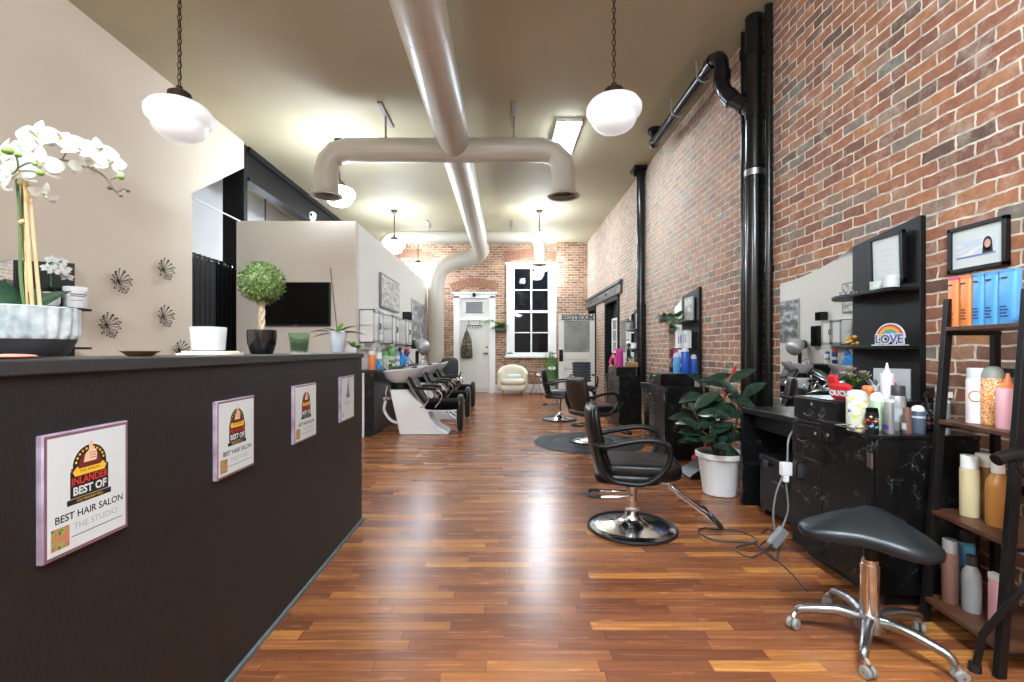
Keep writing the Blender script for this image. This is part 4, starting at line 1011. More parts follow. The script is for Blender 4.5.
# hooded dryer
t = thing('hood_dryer', 'silver hooded hair dryer on a black post beyond the shampoo bowls', 'hood dryer', (-1.87, 10.45, 0))
g = G(); hc = (0.05, 0, 1.30)
def hood(u, v):
    a = -PI*.5+PI*.99*u*.5+PI*.0; b = 2*PI*v; r = .19
    ph = PI*.62*u
    x, y, z = r*math.sin(ph)*math.cos(b), r*math.sin(ph)*math.sin(b), r*1.05*math.cos(ph)
    q = math.radians(-62); return Vector((hc[0]-(x*math.cos(q)-z*math.sin(q))*-1*1.0, y, hc[2]-.02+x*math.sin(q)+z*math.cos(q)))
g.surf(hood, 12, 28); o_ = obj('hood_shell', g, 'silver', t, smooth=60); m_ = o_.modifiers.new('s', 'SOLIDIFY'); m_.thickness = .014
g = G(); g.cyl((-.04, 0, .06), (-.04, 0, 1.2), .03); g.cyl((-.04, 0, .9), (-.04, 0, 1.18), .04); obj('post', g, 'plastic_black', t)
obj('motor_box', G().ell((-.10, 0, 1.34), (.09, .09, .10), 16, 10, .7), 'dark_grey', t)
for k in range(5):
    a = 2*PI*k/5; obj('base_leg', G().tube([(-.04, 0, .09), (-.04+.28*math.cos(a), .28*math.sin(a), .035)], [.022, .014], 8), 'plastic_black', t)
    g = G(); g.ell((-.04+.28*math.cos(a), .28*math.sin(a), .022), (.022, .022, .022), 10, 6); obj('caster', g, 'rubber', t)

# waiting chair by the bent duct
t = thing('waiting_chair', 'black upholstered chair standing against the vertical duct near the white door', 'chair', (-1.27, 11.35, 0))
obj('seat', G().ell((0, 0, .45), (.24, .24, .05), 24, 10, .5), 'leather_dark', t, smooth=60)
obj('backrest', G().ell((-.05, .26, .78), (.22, .035, .25), 24, 12, .45), 'gray_tile', t, smooth=60)
for sx in (-1, 1):
    for sy in (-1, 1): obj('leg', G().tube([(sx*.18, sy*.18, .42), (sx*.2, sy*.2+.02, 0)], [.016, .012], 8), 'plastic_black', t)
    g = G(); g.tube(spline([(sx*.21, .27, .62), (sx*.25, .1, .68), (sx*.25, -.16, .66), (sx*.22, -.2, .45)], 5), .017, 8); obj('armrest', g, 'plastic_black', t)
for y in (-.1,): obj('back_strut', G().box(-.1, .22, .44, .0, .25, .62), 'plastic_black', t)

# ---------------------------------------------------------------- far end: armchair, table, plants
t = thing('tub_armchair', 'cream tub armchair with a pillow against the far brick wall', 'armchair', (.26, 12.75, 0))
def shell(u, v):
    a = math.radians(-25+230*u); r = .36
    c, s = math.cos(a), math.sin(a)
    z0, z1 = .12, .62+.20*max(0, math.sin(a))**.8
    return Vector((r*c*1.02, r*s*.86, z0+(z1-z0)*v)), Vector((c, s, 0))
g = G(); slab(g, shell, lambda u, v: .055*(max(.02, 1-abs(2*v-1)**8))**.5*(max(.05, 1-abs(2*u-1)**14))**.5, 36, 12); obj('shell', g, 'cream', t, smooth=60)
obj('seat_cushion', G().ell((0, -.08, .37), (.32, .33, .085), 28, 10, .4), 'cream', t, smooth=60)
obj('apron', G().ell((0, -.12, .22), (.335, .26, .10), 28, 10, .35), 'cream', t, smooth=60)
obj('pillow', G().ell((.03, -.02, .50), (.2, .11, .07), 20, 10, .7), 'paper', t, smooth=60)
for sx in (-1, 1):
    for sy in (-1, 1): obj('leg', G().cyl((sx*.26, sy*.24-.03, 0), (sx*.25, sy*.22-.03, .14), .016, .024, 10), 'wood', t)
t = thing('wire_side_table', 'small round side table with thin copper wire legs beside the cream armchair', 'side table', (.91, 12.85, 0))
obj('table_top', G().lathe([(0, .5), (.225, .5), (.23, .506), (.23, .516), (.225, .52), (0, .52)], 32), 'copper', t)
for k in range(8):
    a = 2*PI*k/8; obj('wire_leg', G().tube([(.2*math.cos(a), .2*math.sin(a), .5), (.09*math.cos(a+.4), .09*math.sin(a+.4), .25), (.2*math.cos(a+.8), .2*math.sin(a+.8), .006)], .005, 6), 'copper', t)
obj('floor_ring', G().tube([(.2*math.cos(a), .2*math.sin(a), .005) for a in [2*PI*j/28 for j in range(28)]], .005, 6, closed=True), 'copper', t)
random.seed(7)
def bushy(name, label, loc, potr, poth, potm, n, L0, L1, W_, spread, lm, cat='potted plant', up=.3, droop=.5):
    t = thing(name, label, cat, loc)
    obj('pot', G().lathe([(potr*.72, 0), (potr*.78, .003), (potr, poth), (potr*.9, poth), (potr*.88, poth*.85), (0, poth*.85)], 24), potm, t, smooth=50)
    obj('soil', G().cyl((0, 0, poth*.84), (0, 0, poth*.9), potr*.88, n=20), 'soil', t)
    g = G()
    for i in range(n):
        a = random.uniform(0, 2*PI); g.leaf((random.uniform(-.3, .3)*potr, random.uniform(-.3, .3)*potr, poth*.88), (math.cos(a)*spread, math.sin(a)*spread, random.uniform(up, 1)), (0, 0, 1), random.uniform(L0, L1), W_, droop, .3, 5)
    obj('foliage', g, lm, t, smooth=60); return t
bushy('table_plant', 'small leafy plant in a copper pot on the wire side table', (.91, 12.85, .52), .06, .08, 'copper', 26, .06, .14, .035, .8, 'leaf_bright')
t = thing('tall_grass_plant', 'tall green grassy plant with white flowers below the dark window', 'potted plant', (1.30, 12.72, 0))
obj('pot', G().lathe([(.11, 0), (.15, .25), (.14, .25), (.13, .22), (0, .22)], 24), 'ceramic', t, smooth=50)
g = G()
for i in range(170):
    a = random.uniform(0, 2*PI); r = random.uniform(0, .18); g.leaf((r*math.cos(a), r*.6*math.sin(a), .2), (math.cos(a)*.12, math.sin(a)*.12, 1), (math.cos(a), math.sin(a), .1), random.uniform(.5, 1.05), .03, random.uniform(0, .12), .2, 5)
obj('foliage', g, 'leaf_grass', t, smooth=60)
for q in ((.0, -.16, .72), (-.2, -.15, .42), (-.15, -.2, .30), (-.3, -.05, .55)):
    g = G()
    for k in range(9): 
        a = 2.4*k; g.leaf(q, (math.cos(a), math.sin(a)*.6-.3, .5-.06*k), (0, -1, .3), .11, .09, .4, .3, 4)
    obj('flower', g, 'petal', t, smooth=60)
t = thing('wall_planter', 'trailing green plant in a small dark planter between the white door and window', 'wall planter', (-.08, YF, 1.75))
obj('planter', G().box(-.13, -.16, 0, .17, -.005, .10), 'dark_grey', t, .01)
g = G()
for i in range(60):
    a = random.uniform(0, 2*PI); g.leaf((random.uniform(-.1, .12), -.08, .09), (math.cos(a)+random.choice((-.4, .1)), math.sin(a)*.5-.2, random.uniform(.1, 1.6)), (0, 0, 1), random.uniform(.12, .34), .05, .5, .3, 5)
for k in range(14): g.leaf((-.12-.025*k, -.08, .30+.016*k-.0016*k*k), (-.4, -.5, random.uniform(-.6, .3)), (0, 0, 1), .08, .04, .3, .3, 4)
obj('foliage', g, 'leaf_bright', t, smooth=60)
# hook rail and camouflage bag on the white door
t = thing('hook_rail', 'over door wire hook rail on the white far door', 'hook rail', (-.82, YF, 1.92))
g = G(); g.tube([(-.22, -.02, 0), (.22, -.02, 0)], .009, 6)
for k in range(6):
    x = -.2+.08*k; g.tube(spline([(x, -.02, .0), (x, -.03, -.07), (x, -.07, -.08), (x, -.08, -.04)], 4), .007, 6); g.ell((x, -.08, -.035), (.012, .012, .012), 8, 5)
for x in (-.16, .16): g.tube([(x, -.015, 0), (x, -.015, .15), (x, .03, .155)], .008, 6)
obj('wire_frame', g, 'bronze', t)
M['camo'] = pattern_mat('camouflage cloth', [(0, (46, 44, 36)), (.42, (96, 88, 66)), (.5, (58, 60, 44)), (.58, (150, 138, 112)), (.66, (52, 42, 36))], 11, .9)
t = thing('camouflage_bag', 'camouflage cloth bag hanging from the hook rail on the white door', 'bag', (-1.03, YF-.06, 0))
g = G(); rings = []
for z, w_, d_ in ((.98, .13, .02), (1.02, .16, .045), (1.25, .16, .055), (1.5, .13, .05), (1.68, .07, .035), (1.76, .03, .02)):
    rings.append([(w_*math.cos(a)*(1+.06*math.sin(3*a+z*9)), -.03+d_*math.sin(a), z) for a in [2*PI*j/24 for j in range(24)]])
g.loft(rings); obj('sack', g, 'camo', t, smooth=60)
obj('strap', G().tube(spline([(-.02, -.03, 1.75), (0, -.02, 1.86), (.02, -.03, 1.75)], 5), .008, 6), 'camo', t)
g = G(); g.cyl((0, 0, 0), (0, -.07, 0), .02); g.ell((0, -.09, -.02), (.05, .045, .06), 14, 8, .7)
tag(obj('door_camera', g, 'black_iron', loc=(-.82, YF-.05, 2.80)), 'small black device fixed on the white door frame head', 'camera')
# ---------------------------------------------------------------- styling stations on the brick wall
def backboard(label, loc, rz, pan, mir):
    """local x runs from the wall (0) into the room (negative), y from the panel's outer edge over the mirror"""
    t = thing('styling_mirror', label, 'wall mirror', loc, rz, 'mirror boards of the styling stations')
    def top(y):
        if y <= pan: return 1.975-.065*(y/pan)**1.0
        q = (y-pan)/mir; return 1.91-.13*(math.sin(min(1, q*1.05)*PI*.5)**.85)
    n = 14
    pts = [(0, .62)]+[(pan*k/4, top(pan*k/4)) for k in range(5)]+[(pan, .62)]
    obj('panel', G().prism(pts, -.036, -.002, 'x'), 'panel', t, .002, smooth=20)
    pts = [(pan+.002, .70)]+[(pan+.002+(mir-.002)*k/n, top(pan+.002+(mir-.002)*k/n)) for k in range(n+1)]+[(pan+mir, .70)]
    obj('mirror_backing', G().prism(pts, -.022, -.002, 'x'), 'plastic_black', t, smooth=20)
    obj('mirror_glass', G().prism([(p[0], p[1]) for p in pts], -.0262, -.0222, 'x'), 'mirror', t, smooth=20)
    for z in (1.555, 1.225):
        ys, ye = .0, pan+.16
        q = [(-.036, ys), (-.036, ye)]+[(-.036-.155*math.sin(PI*.5*min(1, k/5*1.0))**.8, ye-(ye-pan+.1)*(k/5)) for k in range(1, 6)]+[(-.195, ys+.06), (-.185, ys)]
        obj('shelf', G().prism(q, z, z+.02, 'z'), 'marble', t, .002, smooth=30)
    return t
b1 = backboard('curved mirror with black marbled shelf panel behind the nearest styling cabinet', (XR, 2.63, 0), 0, .51, .835)
backboard('curved mirror with black shelf panel at the middle styling station, left of the plant', (XR, 5.60, 0), 0, .53, .50)
backboard('curved mirror with black shelf panel at the farthest station, behind the round post', (XR, 7.78, 0), 0, .60, .95)
backboard('curved mirror with black shelf panel on the beige wall behind the white orchid', (XL, 4.10, 0), PI, .50, .80)

def pull(g, x, y, z, vert=False, s=.05):
    pts = [(x, y-s, z), (x-.022, y-s*.8, z-.004), (x-.024, y, z-.012), (x-.022, y+s*.8, z-.004), (x, y+s, z)] if not vert else [(x, y, z-s), (x-.03, y, z-s*.9), (x-.034, y, z), (x-.03, y, z+s*.9), (x, y, z+s)]
    g.tube(spline(pts, 4), .006, 6)
def cabinet(label, x0, x1, y0, y1, by0, desk_end, leg):
    t = thing('styling_cabinet', label, 'styling cabinet', ((x0+x1)/2, y0, 0), 0, 'black cabinets of the styling stations')
    ox = (x0+x1)/2; B = lambda g, a, b, c, d, e, f: g.box(a-ox, b-y0, c, d-ox, e-y0, f)
    tp = .815; ym = y0+(y1-y0)*.56
    obj('body', B(G(), x0+.02, y0, .06, x1, y1, tp-.018), 'marble', t, .003)
    obj('cabinet_top', B(G(), x0-.004, y0-.004, tp-.018, x1, y1, tp), 'marble', t, .002)
    obj('plinth', B(G(), x0+.08, y0+.03, 0, x1, y1-.03, .06), 'plastic_black', t)
    d = obj('door', B(G(), x0, y0+.006, .075, x0+.02, ym-.003, tp-.025), 'marble', t, .003)
    g = G(); pull(g, x0-ox, ym-.06-y0, tp-.14, True); obj('handle', g, 'plastic_black', d)
    g = G(); g.cyl((x0-ox-.006, ym-.05-y0, tp-.05), (x0-ox, ym-.05-y0, tp-.05), .011, n=12); obj('lock', g, 'chrome', d)
    for z in (.66, .2):
        g = G(); g.box(x0-ox-.004, .002, z, x0-ox+.001, .03, z+.07); g.cyl((x0-ox-.005, -.002, z), (x0-ox-.005, -.002, z+.07), .005, n=8); obj('hinge', g, 'steel', d)
    d = obj('drawer', B(G(), x0, ym+.003, tp-.21, x0+.02, y1-.004, tp-.025), 'marble', t, .003)
    g = G(); pull(g, x0-ox, (ym+y1)/2-y0, tp-.11); obj('handle', g, 'plastic_black', d)
    g = G(); g.cyl((x0-ox-.006, ym+.05-y0, tp-.06), (x0-ox, ym+.05-y0, tp-.06), .009, n=12); obj('lock', g, 'chrome', d)
    d = obj('door', B(G(), x0, ym+.003, .075, x0+.02, y1-.004, tp-.216), 'marble', t, .003)
    g = G(); pull(g, x0-ox, y1-.10-y0, tp-.3, True); obj('handle', g, 'plastic_black', d)
    # drawer chest on the top
    c = obj('drawer_chest', B(G(), x0+.018, by0, tp, x1-.03, y1-.02, tp+.135), 'marble', t, .002)
    f = obj('chest_front', B(G(), x0, by0+.002, tp+.006, x0+.017, y1-.022, tp+.128), 'marble', t, .002)
    g = G(); pull(g, x0-ox, (by0+y1)/2-y0, tp+.045, False, .045); obj('handle', g, 'plastic_black', f)
    g = G(); g.cyl((x0-ox-.006, (by0+y1)/2-y0, tp+.1), (x0-ox, (by0+y1)/2-y0, tp+.1), .010, n=12); obj('lock', g, 'chrome', f)
    # desk beside it
    dx = x0+.135
    q = [(dx-ox, y1-y0), (x1-ox+.06, y1-y0), (x1-ox+.06, desk_end-y0), (dx-ox+.03, desk_end-y0), (dx-ox, desk_end-y0-.05)]+[(dx-ox+.06*math.sin(PI*k/6), (desk_end-.05-(desk_end-y1-.05)*k/6)-y0) for k in range(1, 6)]
    obj('desktop', G().prism(q, .725, .77, 'z'), 'leather_dark', t, .004, smooth=30)
    obj('desk_apron', B(G(), dx+.08, y1, .62, dx+.10, desk_end-.06, .725), 'plastic_black', t)
    if leg == 'panel': obj('leg', B(G(), dx, desk_end-.05, 0, x1+.05, desk_end-.015, .725), 'marble', t, .003)
    else:
        g = G(); g.cyl((dx+.04-ox, desk_end-.06-y0, 0), (dx+.04-ox, desk_end-.06-y0, .725), .018, n=14); g.cyl((dx+.04-ox, desk_end-.06-y0, 0), (dx+.04-ox, desk_end-.06-y0, .01), .035, n=14); obj('leg', g, 'chrome', t)
    return t
c1 = cabinet('black marbled cabinet with drawer chest and desk, nearest, behind the saddle stool', 1.745, 2.255, 2.22, 2.84, 2.46, 3.74, 'panel')
ox = 2.0
g = G(); g.box(1.672-ox, .16, .79, 1.742-ox, .26, .85); tr = obj('tool_holder', g, 'marble', c1, .002)
g = G(); g.tube([(1.742-ox, .14, .845), (1.67-ox, .14, .845), (1.67-ox, .03, .845), (1.742-ox, .03, .845)], .004, 6); obj('wire_rail', g, 'chrome', c1)
cabinet('black marbled cabinet with drawer chest and metal desk leg, beside the potted rubber plant', 1.775, 2.26, 5.15, 5.72, 5.30, 6.60, 'metal')
cabinet('black marbled cabinet with desk, farthest station, just before the dark timber lintel', 1.775, 2.11, 7.20, 7.95, 7.36, 8.95, 'metal')

# ---------------------------------------------------------------- bottles and boxes
def bottle(name, label, x, y, z, r, h, m, cap=None, style='cyl', capm='white', ch=.03, band=None, cat='bottle', group=None, rz=0, ry=None):
    t = thing(name, label, cat, (x, y, z), rz, group)
    bh = h-ch
    g = G()
    if style == 'tube':
        ry_ = ry or r*.7; rings = []
        for zz, a, b in ((0, r*.98, ry_), (.004, r, ry_*1.05), (bh*.5, r, ry_), (bh-.003, r*1.0, ry_*.9), (bh, r*.97, ry_*.85)):
            rings.append([(b*math.copysign(abs(math.cos(q))**.6, math.cos(q)), a*math.copysign(abs(math.sin(q))**.6, math.sin(q)), zz) for q in [2*PI*j/28 for j in range(28)]])
        g.loft(rings)
    elif style == 'shoulder': g.lathe([(0, 0), (r*.95, 0), (r, .006), (r, bh*.74), (r*.92, bh*.84), (r*.6, bh*.95), (r*.42, bh), (0, bh)], 28)
    else: g.lathe([(0, 0), (r*.96, 0), (r, .005), (r, bh-.008), (r*.93, bh), (0, bh)], 28)
    obj('body', g, m, t, smooth=45)
    if band:
        for bm_, z0, z1 in band:
            g = G()
            if style == 'tube':
                g.box(-(ry or r*.7)*1.06-.0006, -r*.72, z0*h, -(ry or r*.7)*1.0, r*.72, z1*h)
            else: g.surf(lambda u, v: ((r+.0006)*math.cos(2*PI*v), (r+.0006)*math.sin(2*PI*v), (z0+(z1-z0)*u)*h), 1, 32)
            obj('label_band', g, bm_, t, smooth=45)
    g = G()
    if style in ('cyl', 'tube', 'shoulder') and ch > 0:
        if style == 'tube': g.box(-(ry or r*.7)*.8, -r*.9, bh, (ry or r*.7)*.8, r*.9, h)
        elif style == 'shoulder': g.lathe([(0, bh-.002), (r*.55, bh-.002), (r*.55, h), (0, h)], 20)
        else: g.lathe([(0, bh), (r*.9, bh), (r*.9, h-.004), (r*.84, h), (0, h)], 24)
    elif style == 'dome': g.lathe([(0, bh), (r*.94, bh), (r*.92, bh+ch*.3), (r*.72, bh+ch*.75), (r*.35, bh+ch*.97), (0, h)], 24)
    elif style == 'nozzle': g.lathe([(0, bh-.002), (r*.55, bh-.002), (r*.5, bh+ch*.25), (r*.32, bh+ch*.35), (r*.12, h), (0, h)], 20)
    elif style == 'spray':
        g.lathe([(0, bh-.004), (r*.4, bh-.004), (r*.36, bh+ch*.35), (0, bh+ch*.35)], 16); g.box(-r*1.25, -r*.3, bh+ch*.35, r*.7, r*.3, bh+ch*.72); g.box(-r*.6, -r*.25, bh+ch*.7, r*.8, r*.25, h); g.tube([(-r*.5, 0, bh+ch*.35), (-r*.85, 0, bh), (-r*.75, 0, bh-ch*.2)], r*.14, 6)
    if g.v: obj('cap' if style != 'spray' else 'spray_head', g, capm, t, .001, smooth=45)
    return t
CT = .815; BX = .95
M['tumbler_print'] = pattern_mat('bird printed tumbler', [(0, (206, 214, 206)), (.55, (232, 226, 160)), (.68, (244, 244, 236)), (.84, (80, 110, 180)), (.88, (226, 206, 90))], 58, .25, 'CONSTANT', 'voronoi')
M['orange_print'] = pattern_mat('orange flower print', [(0, (240, 196, 120)), (.4, (216, 120, 60)), (.52, (246, 226, 190)), (.6, (226, 140, 80))], 85, .3)
M['emblem'] = pattern_mat('colourful dots print', [(0, (18, 18, 20)), (.62, (18, 18, 20)), (.66, (220, 60, 90)), (.76, (240, 226, 90)), (.86, (70, 160, 210))], 110, .4, 'CONSTANT', 'voronoi')
bottle('insulated_tumbler', 'tall tumbler with yellow and blue print at the front of the styling cabinet', X(857, 2.37), 2.37, CT, .046, .205, 'tumbler_print', capm='pale_grey', ch=.03, style='dome', cat='tumbler')
bottle('product_bottle', 'short black bottle with colourful emblem in front of the mint bottle', X(872, 2.27), 2.27, CT, .027, .125, 'plastic_black', capm='velvet', ch=.02, band=[('emblem', .25, .72)])
bottle('product_bottle', 'mint green bottle with white dome cap beside the printed tumbler', X(877, 2.39), 2.39, CT, .034, .19, 'mint', style='dome', capm='white', ch=.045)
bottle('hair_color_tube', 'white tube with purple print standing among the bottles on the styling cabinet', X(889, 2.29), 2.29, CT, .021, .165, 'silver', style='tube', capm='white', ch=.015, band=[('purple', .12, .25)], cat='tube')
bottle('hair_spray_can', 'silver grey spray can with charcoal cap on the styling cabinet', X(898, 2.37), 2.37, CT, .033, .225, 'silver', capm='dark_grey', ch=.05, band=[('pale_grey', .2, .5)], cat='spray can')
bottle('hair_product_box', 'narrow brown box between the silver can and the navy bottle', X(907, 2.28), 2.28, CT, .017, .125, 'brown', style='tube', ch=0, band=[('paper', .15, .4)], cat='box', ry=.014)
bottle('product_bottle', 'slate bottle with white dome cap right of the brown box', X(918, 2.30), 2.30, CT, .029, .135, mat('slate bottle', (86, 98, 112), .3), style='dome', capm='white', ch=.028, band=[('paper', .55, .62)])
bottle('spray_bottle', 'black spray bottle with colourful print beside the ladder shelf rail', X(930, 2.36), 2.36, CT, .034, .215, 'plastic_black', style='spray', capm='plastic_black', ch=.075, band=[('emblem', .08, .5)], rz=.5, cat='spray bottle')
bottle('spray_bottle', 'clear spray bottle with white trigger behind the ladder shelf rail', X(942, 2.27), 2.27, CT, .03, .225, 'frost', style='spray', capm='white', ch=.075, rz=2.6, cat='spray bottle')
bottle('squeeze_bottle', 'white squeeze bottle with pointed nozzle on top of the drawer chest', X(887, 2.55), 2.55, BX, .03, .20, 'plastic_white', style='nozzle', capm='white', ch=.055)
bottle('gel_jar', 'small pink bottle behind the white squeeze bottle', X(892, 2.62), 2.62, BX, .024, .09, 'pink', capm='hot_pink', ch=.02)
# certificate standing against the panel
t = thing('certificate', 'silver certificate with a gold seal leaning behind the white squeeze bottle', 'certificate', (2.20, 2.66, BX), 0, None, (0, 0, .55))
obj('card', G().box(-.005, -.085, 0, .005, .085, .165), mat('dull silver card', (172, 176, 178), .5), t); g = G(); g.T = Matrix.Translation((-.0055, -.03, .045)) @ Matrix.Rotation(PI/2, 4, 'Y'); g.lathe([(0, 0), (.02, 0), (.02, .001), (0, .001)], 20); obj('seal', g, 'gold', t)
g = G()
for z in (.14, .13, .12, .09): g.box(-.0056, -.05, z, -.005, .05, z+.002)
obj('text_lines', g, 'ink_grey', t)
# pink succulent in a little pot, red lettered pouch, orange clip
random.seed(11)
t = thing('succulent_pot', 'small potted succulent with pinkish rosettes on the drawer chest', 'potted plant', (X(853, 2.66), 2.66, BX))
obj('pot', G().lathe([(.032, 0), (.045, .06), (.04, .06), (.038, .05), (0, .05)], 20), 'plastic_black', t)
g = G()
for q in ((-.03, -.02, .115), (.035, -.03, .13), (0, .02, .15), (-.045, .02, .12), (.07, 0, .11)):
    for k in range(16): 
        a = 2.4*k; g.leaf(q, (math.cos(a), math.sin(a), .2+.06*k), (0, 0, 1), .042-.0012*k, .022, -.3, .3, 3)
obj('rosettes', g, mat('dusty pink succulent', (206, 172, 164), .6, vary=(40, (150, 160, 120))), t, smooth=60)
g = G()
for i in range(20):
    a = random.uniform(0, 2*PI); g.leaf((0, 0, .05), (math.cos(a)*.6, math.sin(a)*.6, 1), (0, 0, 1), .09, .025, .3, .3, 3)
obj('foliage', g, 'leaf_bright', t, smooth=60)
t = thing('red_pouch', 'red pouch with white capital letters slumped on the drawer chest', 'pouch', (X(843, 2.56), 2.56, BX), 0, None, (0, -.25, .25))
obj('pouch_body', G().ell((0, 0, .047), (.018, .062, .045), 22, 12, .45), 'rubyred', t, smooth=60)
g = G(); g.T = facing_left((-.0185, .0, .04)); g.text('OUCH', .04, 'CENTER', .95, .002, .002); obj('lettering', g, 'paper', t, smooth=0)
obj('flap', G().ell((.005, .04, .105), (.012, .03, .032), 16, 8, .5), 'rubyred', t, smooth=60)
g = G(); g.box(-.018, -.026, 0, .018, .026, .05); g.ell((0, 0, .056), (.019, .032, .022), 14, 8, .6)
tag(obj('orange_clip_pack', g, 'orange', loc=(X(868, 2.56), 2.56, BX), smooth=50), 'small orange pack beside the red pouch on the drawer chest', 'pack')
t = thing('crown_jar', 'small grey jar with a crown rim left of the white squeeze bottle', 'jar', (X(877, 2.64), 2.64, BX))
obj('jar_body', G().lathe([(0, 0), (.03, 0), (.034, .07), (.03, .072), (0, .02)], 20), 'pale_grey', t)
g = G()
for k in range(8): 
    a = 2*PI*k/8; g.leaf((.032*math.cos(a), .032*math.sin(a), .07), (math.cos(a)*.4, math.sin(a)*.4, 1), (math.cos(a), math.sin(a), 0), .045, .024, -.2, .1, 3)
obj('crown_rim', g, 'silver', t, smooth=60)

# things on the shelves of the nearest mirror board
SA, SB = 1.575, 1.245
t = thing('love_sign', 'small rainbow cutout reading LOVE on the lower shelf of the black panel', 'sign', (2.25, 2.735, SB), 0, None, (0, 0, .18))
t.scale = (.8, .8, .8)
obj('stand', G().box(-.03, -.115, 0, .03, .115, .008), 'paper', t, .002)
g = G(); g.m = 0; g.prism([(.11*math.cos(PI*k/24), .055+.11*math.sin(PI*k/24)) for k in range(25)], 0, .008, 'x')
cols = ['red', 'orange', 'badge_yellow', 'green_bottle', 'blue', 'purple']
for i in range(6):
    r0, r1 = .10-.012*i, .089-.012*i; g.m = i+1; n = 20
    for k in range(n):
        a, b = PI*k/n, PI*(k+1)/n
        g.add([(-.0008, r*math.cos(q), .055+r*math.sin(q)) for r, q in ((r0, a), (r0, b), (r1, b), (r1, a))], [(0, 1, 2, 3)])
obj('rainbow', g, ['paper']+cols, t, smooth=0)
g = G(); g.T = facing_left((-.004, 0, .046)); g.text('LOVE', .088, 'CENTER', .98, .0085, .003); obj('letter_outline', g, 'paper', t, smooth=0)
g = G(); g.T = facing_left((-.0085, 0, .046)); g.text('LOVE', .088, 'CENTER', .98, .001, .002); obj('letters', g, mat('indigo letters', (94, 84, 150), .5), t, smooth=0)
g = G(); random.seed(3)
for i in range(14): g.ell((random.uniform(-.015, .015), random.uniform(-.03, .03), .012+random.uniform(0, .05)), (.014, .016, .013), 8, 6)
tag(obj('gold_figurine', g, 'gold', loc=(2.24, 3.01, SB), smooth=60), 'lumpy little gold figurine at the mirror end of the lower black shelf', 'figurine')
for x, y, r, h, m, lb in ((2.22, 2.79, .034, .05, 'mint', 'small pale jar on the upper black shelf, left of the other jar'), (2.20, 2.665, .038, .066, 'pale_grey', 'larger frosted jar below the framed document on the upper black shelf')):
    t = thing('candle_jar', lb, 'jar', (x, y, SA), 0, 'jars on the upper shelf')
    obj('jar_body', G().lathe([(0, 0), (r, 0), (r, h*.75), (0, h*.75)], 22), m, t); obj('lid', G().lathe([(0, h*.75), (r*1.04, h*.75), (r*1.04, h), (0, h)], 22), 'pale_grey', t); 
    g = G(); g.surf(lambda u, v: ((r+.0006)*math.cos(2*PI*v), (r+.0006)*math.sin(2*PI*v), h*(.2+.35*u)), 1, 28); obj('label_band', g, 'paper', t)
for i, y in enumerate((2.99, 3.04, 3.09)):
    tag(obj('crystal_dish', G().lathe([(0, 0), (.016, 0), (.022, .022), (.018, .022), (.012, .006), (0, .006)], 16), 'glass', loc=(2.235, y, SA)), 'tiny clear glass cup among three at the mirror end of the upper black shelf', 'cup', 'tiny glass cups')
def frame(label, x, y, z, w_, h_, tilt, fw, pic, lean=0):
    t = thing('picture_frame', label, 'picture frame', (x, y, z), 0, None, (0, tilt, lean))
    g = G(); a, b = w_/2, h_/2
    for q in ((-a, -a+fw, -b, b), (a-fw, a, -b, b), (-a, a, -b, -b+fw), (-a, a, b-fw, b)): g.box(-.026, q[0], q[2], 0, q[1], q[3])
    obj('frame', g, 'plastic_black', t, .002)
    obj('mount', G().box(-.014, -a+fw*.8, -b+fw*.8, -.006, a-fw*.8, b-fw*.8), 'paper', t)
    pic(t, a, b); return t
def doc(t, a, b):
    g = G()
    for k in range(5): g.box(-.0143, -a*.45+.01*(k % 3), b*.35-k*b*.2, -.014, a*.42-.02*(k % 2), b*.35-k*b*.2+.0018)
    obj('text_lines', g, 'ink_grey', t)
frame('black framed white document propped on the top shelf of the near black panel', 2.315, 2.82, 1.765, .25, .30, -.03, .022, doc)
M['card_sky'] = pattern_mat('pale blue card', [(.3, (214, 218, 220)), (.5, (190, 200, 214)), (.7, (226, 222, 214))], 9, .4, 'LINEAR', stretch=(1, 1, 4))
M['face_tone'] = mat('printed face', (206, 160, 136), .5); M['hair_tone'] = mat('printed dark hair', (48, 36, 32), .5); M['card_blue'] = mat('printed blue band', (112, 130, 178), .5)
def card(t, a, b):
    obj('card', G().box(-.0146, -a*.62, -b*.42, -.014, a*.72, b*.36), 'card_sky', t)
    g = G(); g.box(-.0149, -a*.62, -b*.42, -.0146, a*.72, -b*.34); obj('card_band', g, 'card_blue', t)
    # right as seen is -y
    c = -a*.36
    g = G(); g.T = facing_left((-.0148, c, .0)); pts = [(.022*math.cos(q), .004+.036*math.sin(q)) for q in [2*PI*k/16 for k in range(16)]]+[]
    g.add([(p[0], p[1], 0) for p in pts], [tuple(range(16))]); g.add([(-.026, -.04, 0), (.026, -.04, 0), (.02, .02, 0), (-.02, .02, 0)], [(0, 1, 2, 3)]); obj('portrait_hair', g, 'hair_tone', t, smooth=0)
    g = G(); g.T = facing_left((-.0151, c, .004)); g.add([(.015*math.cos(q), .021*math.sin(q), 0) for q in [2*PI*k/14 for k in range(14)]], [tuple(range(14))]); obj('portrait_face', g, 'face_tone', t, smooth=0)
frame('small black framed licence card with a portrait, hanging on bricks above the ladder shelf', 2.368, 2.335, 1.735, .29, .235, 0, .02, card)

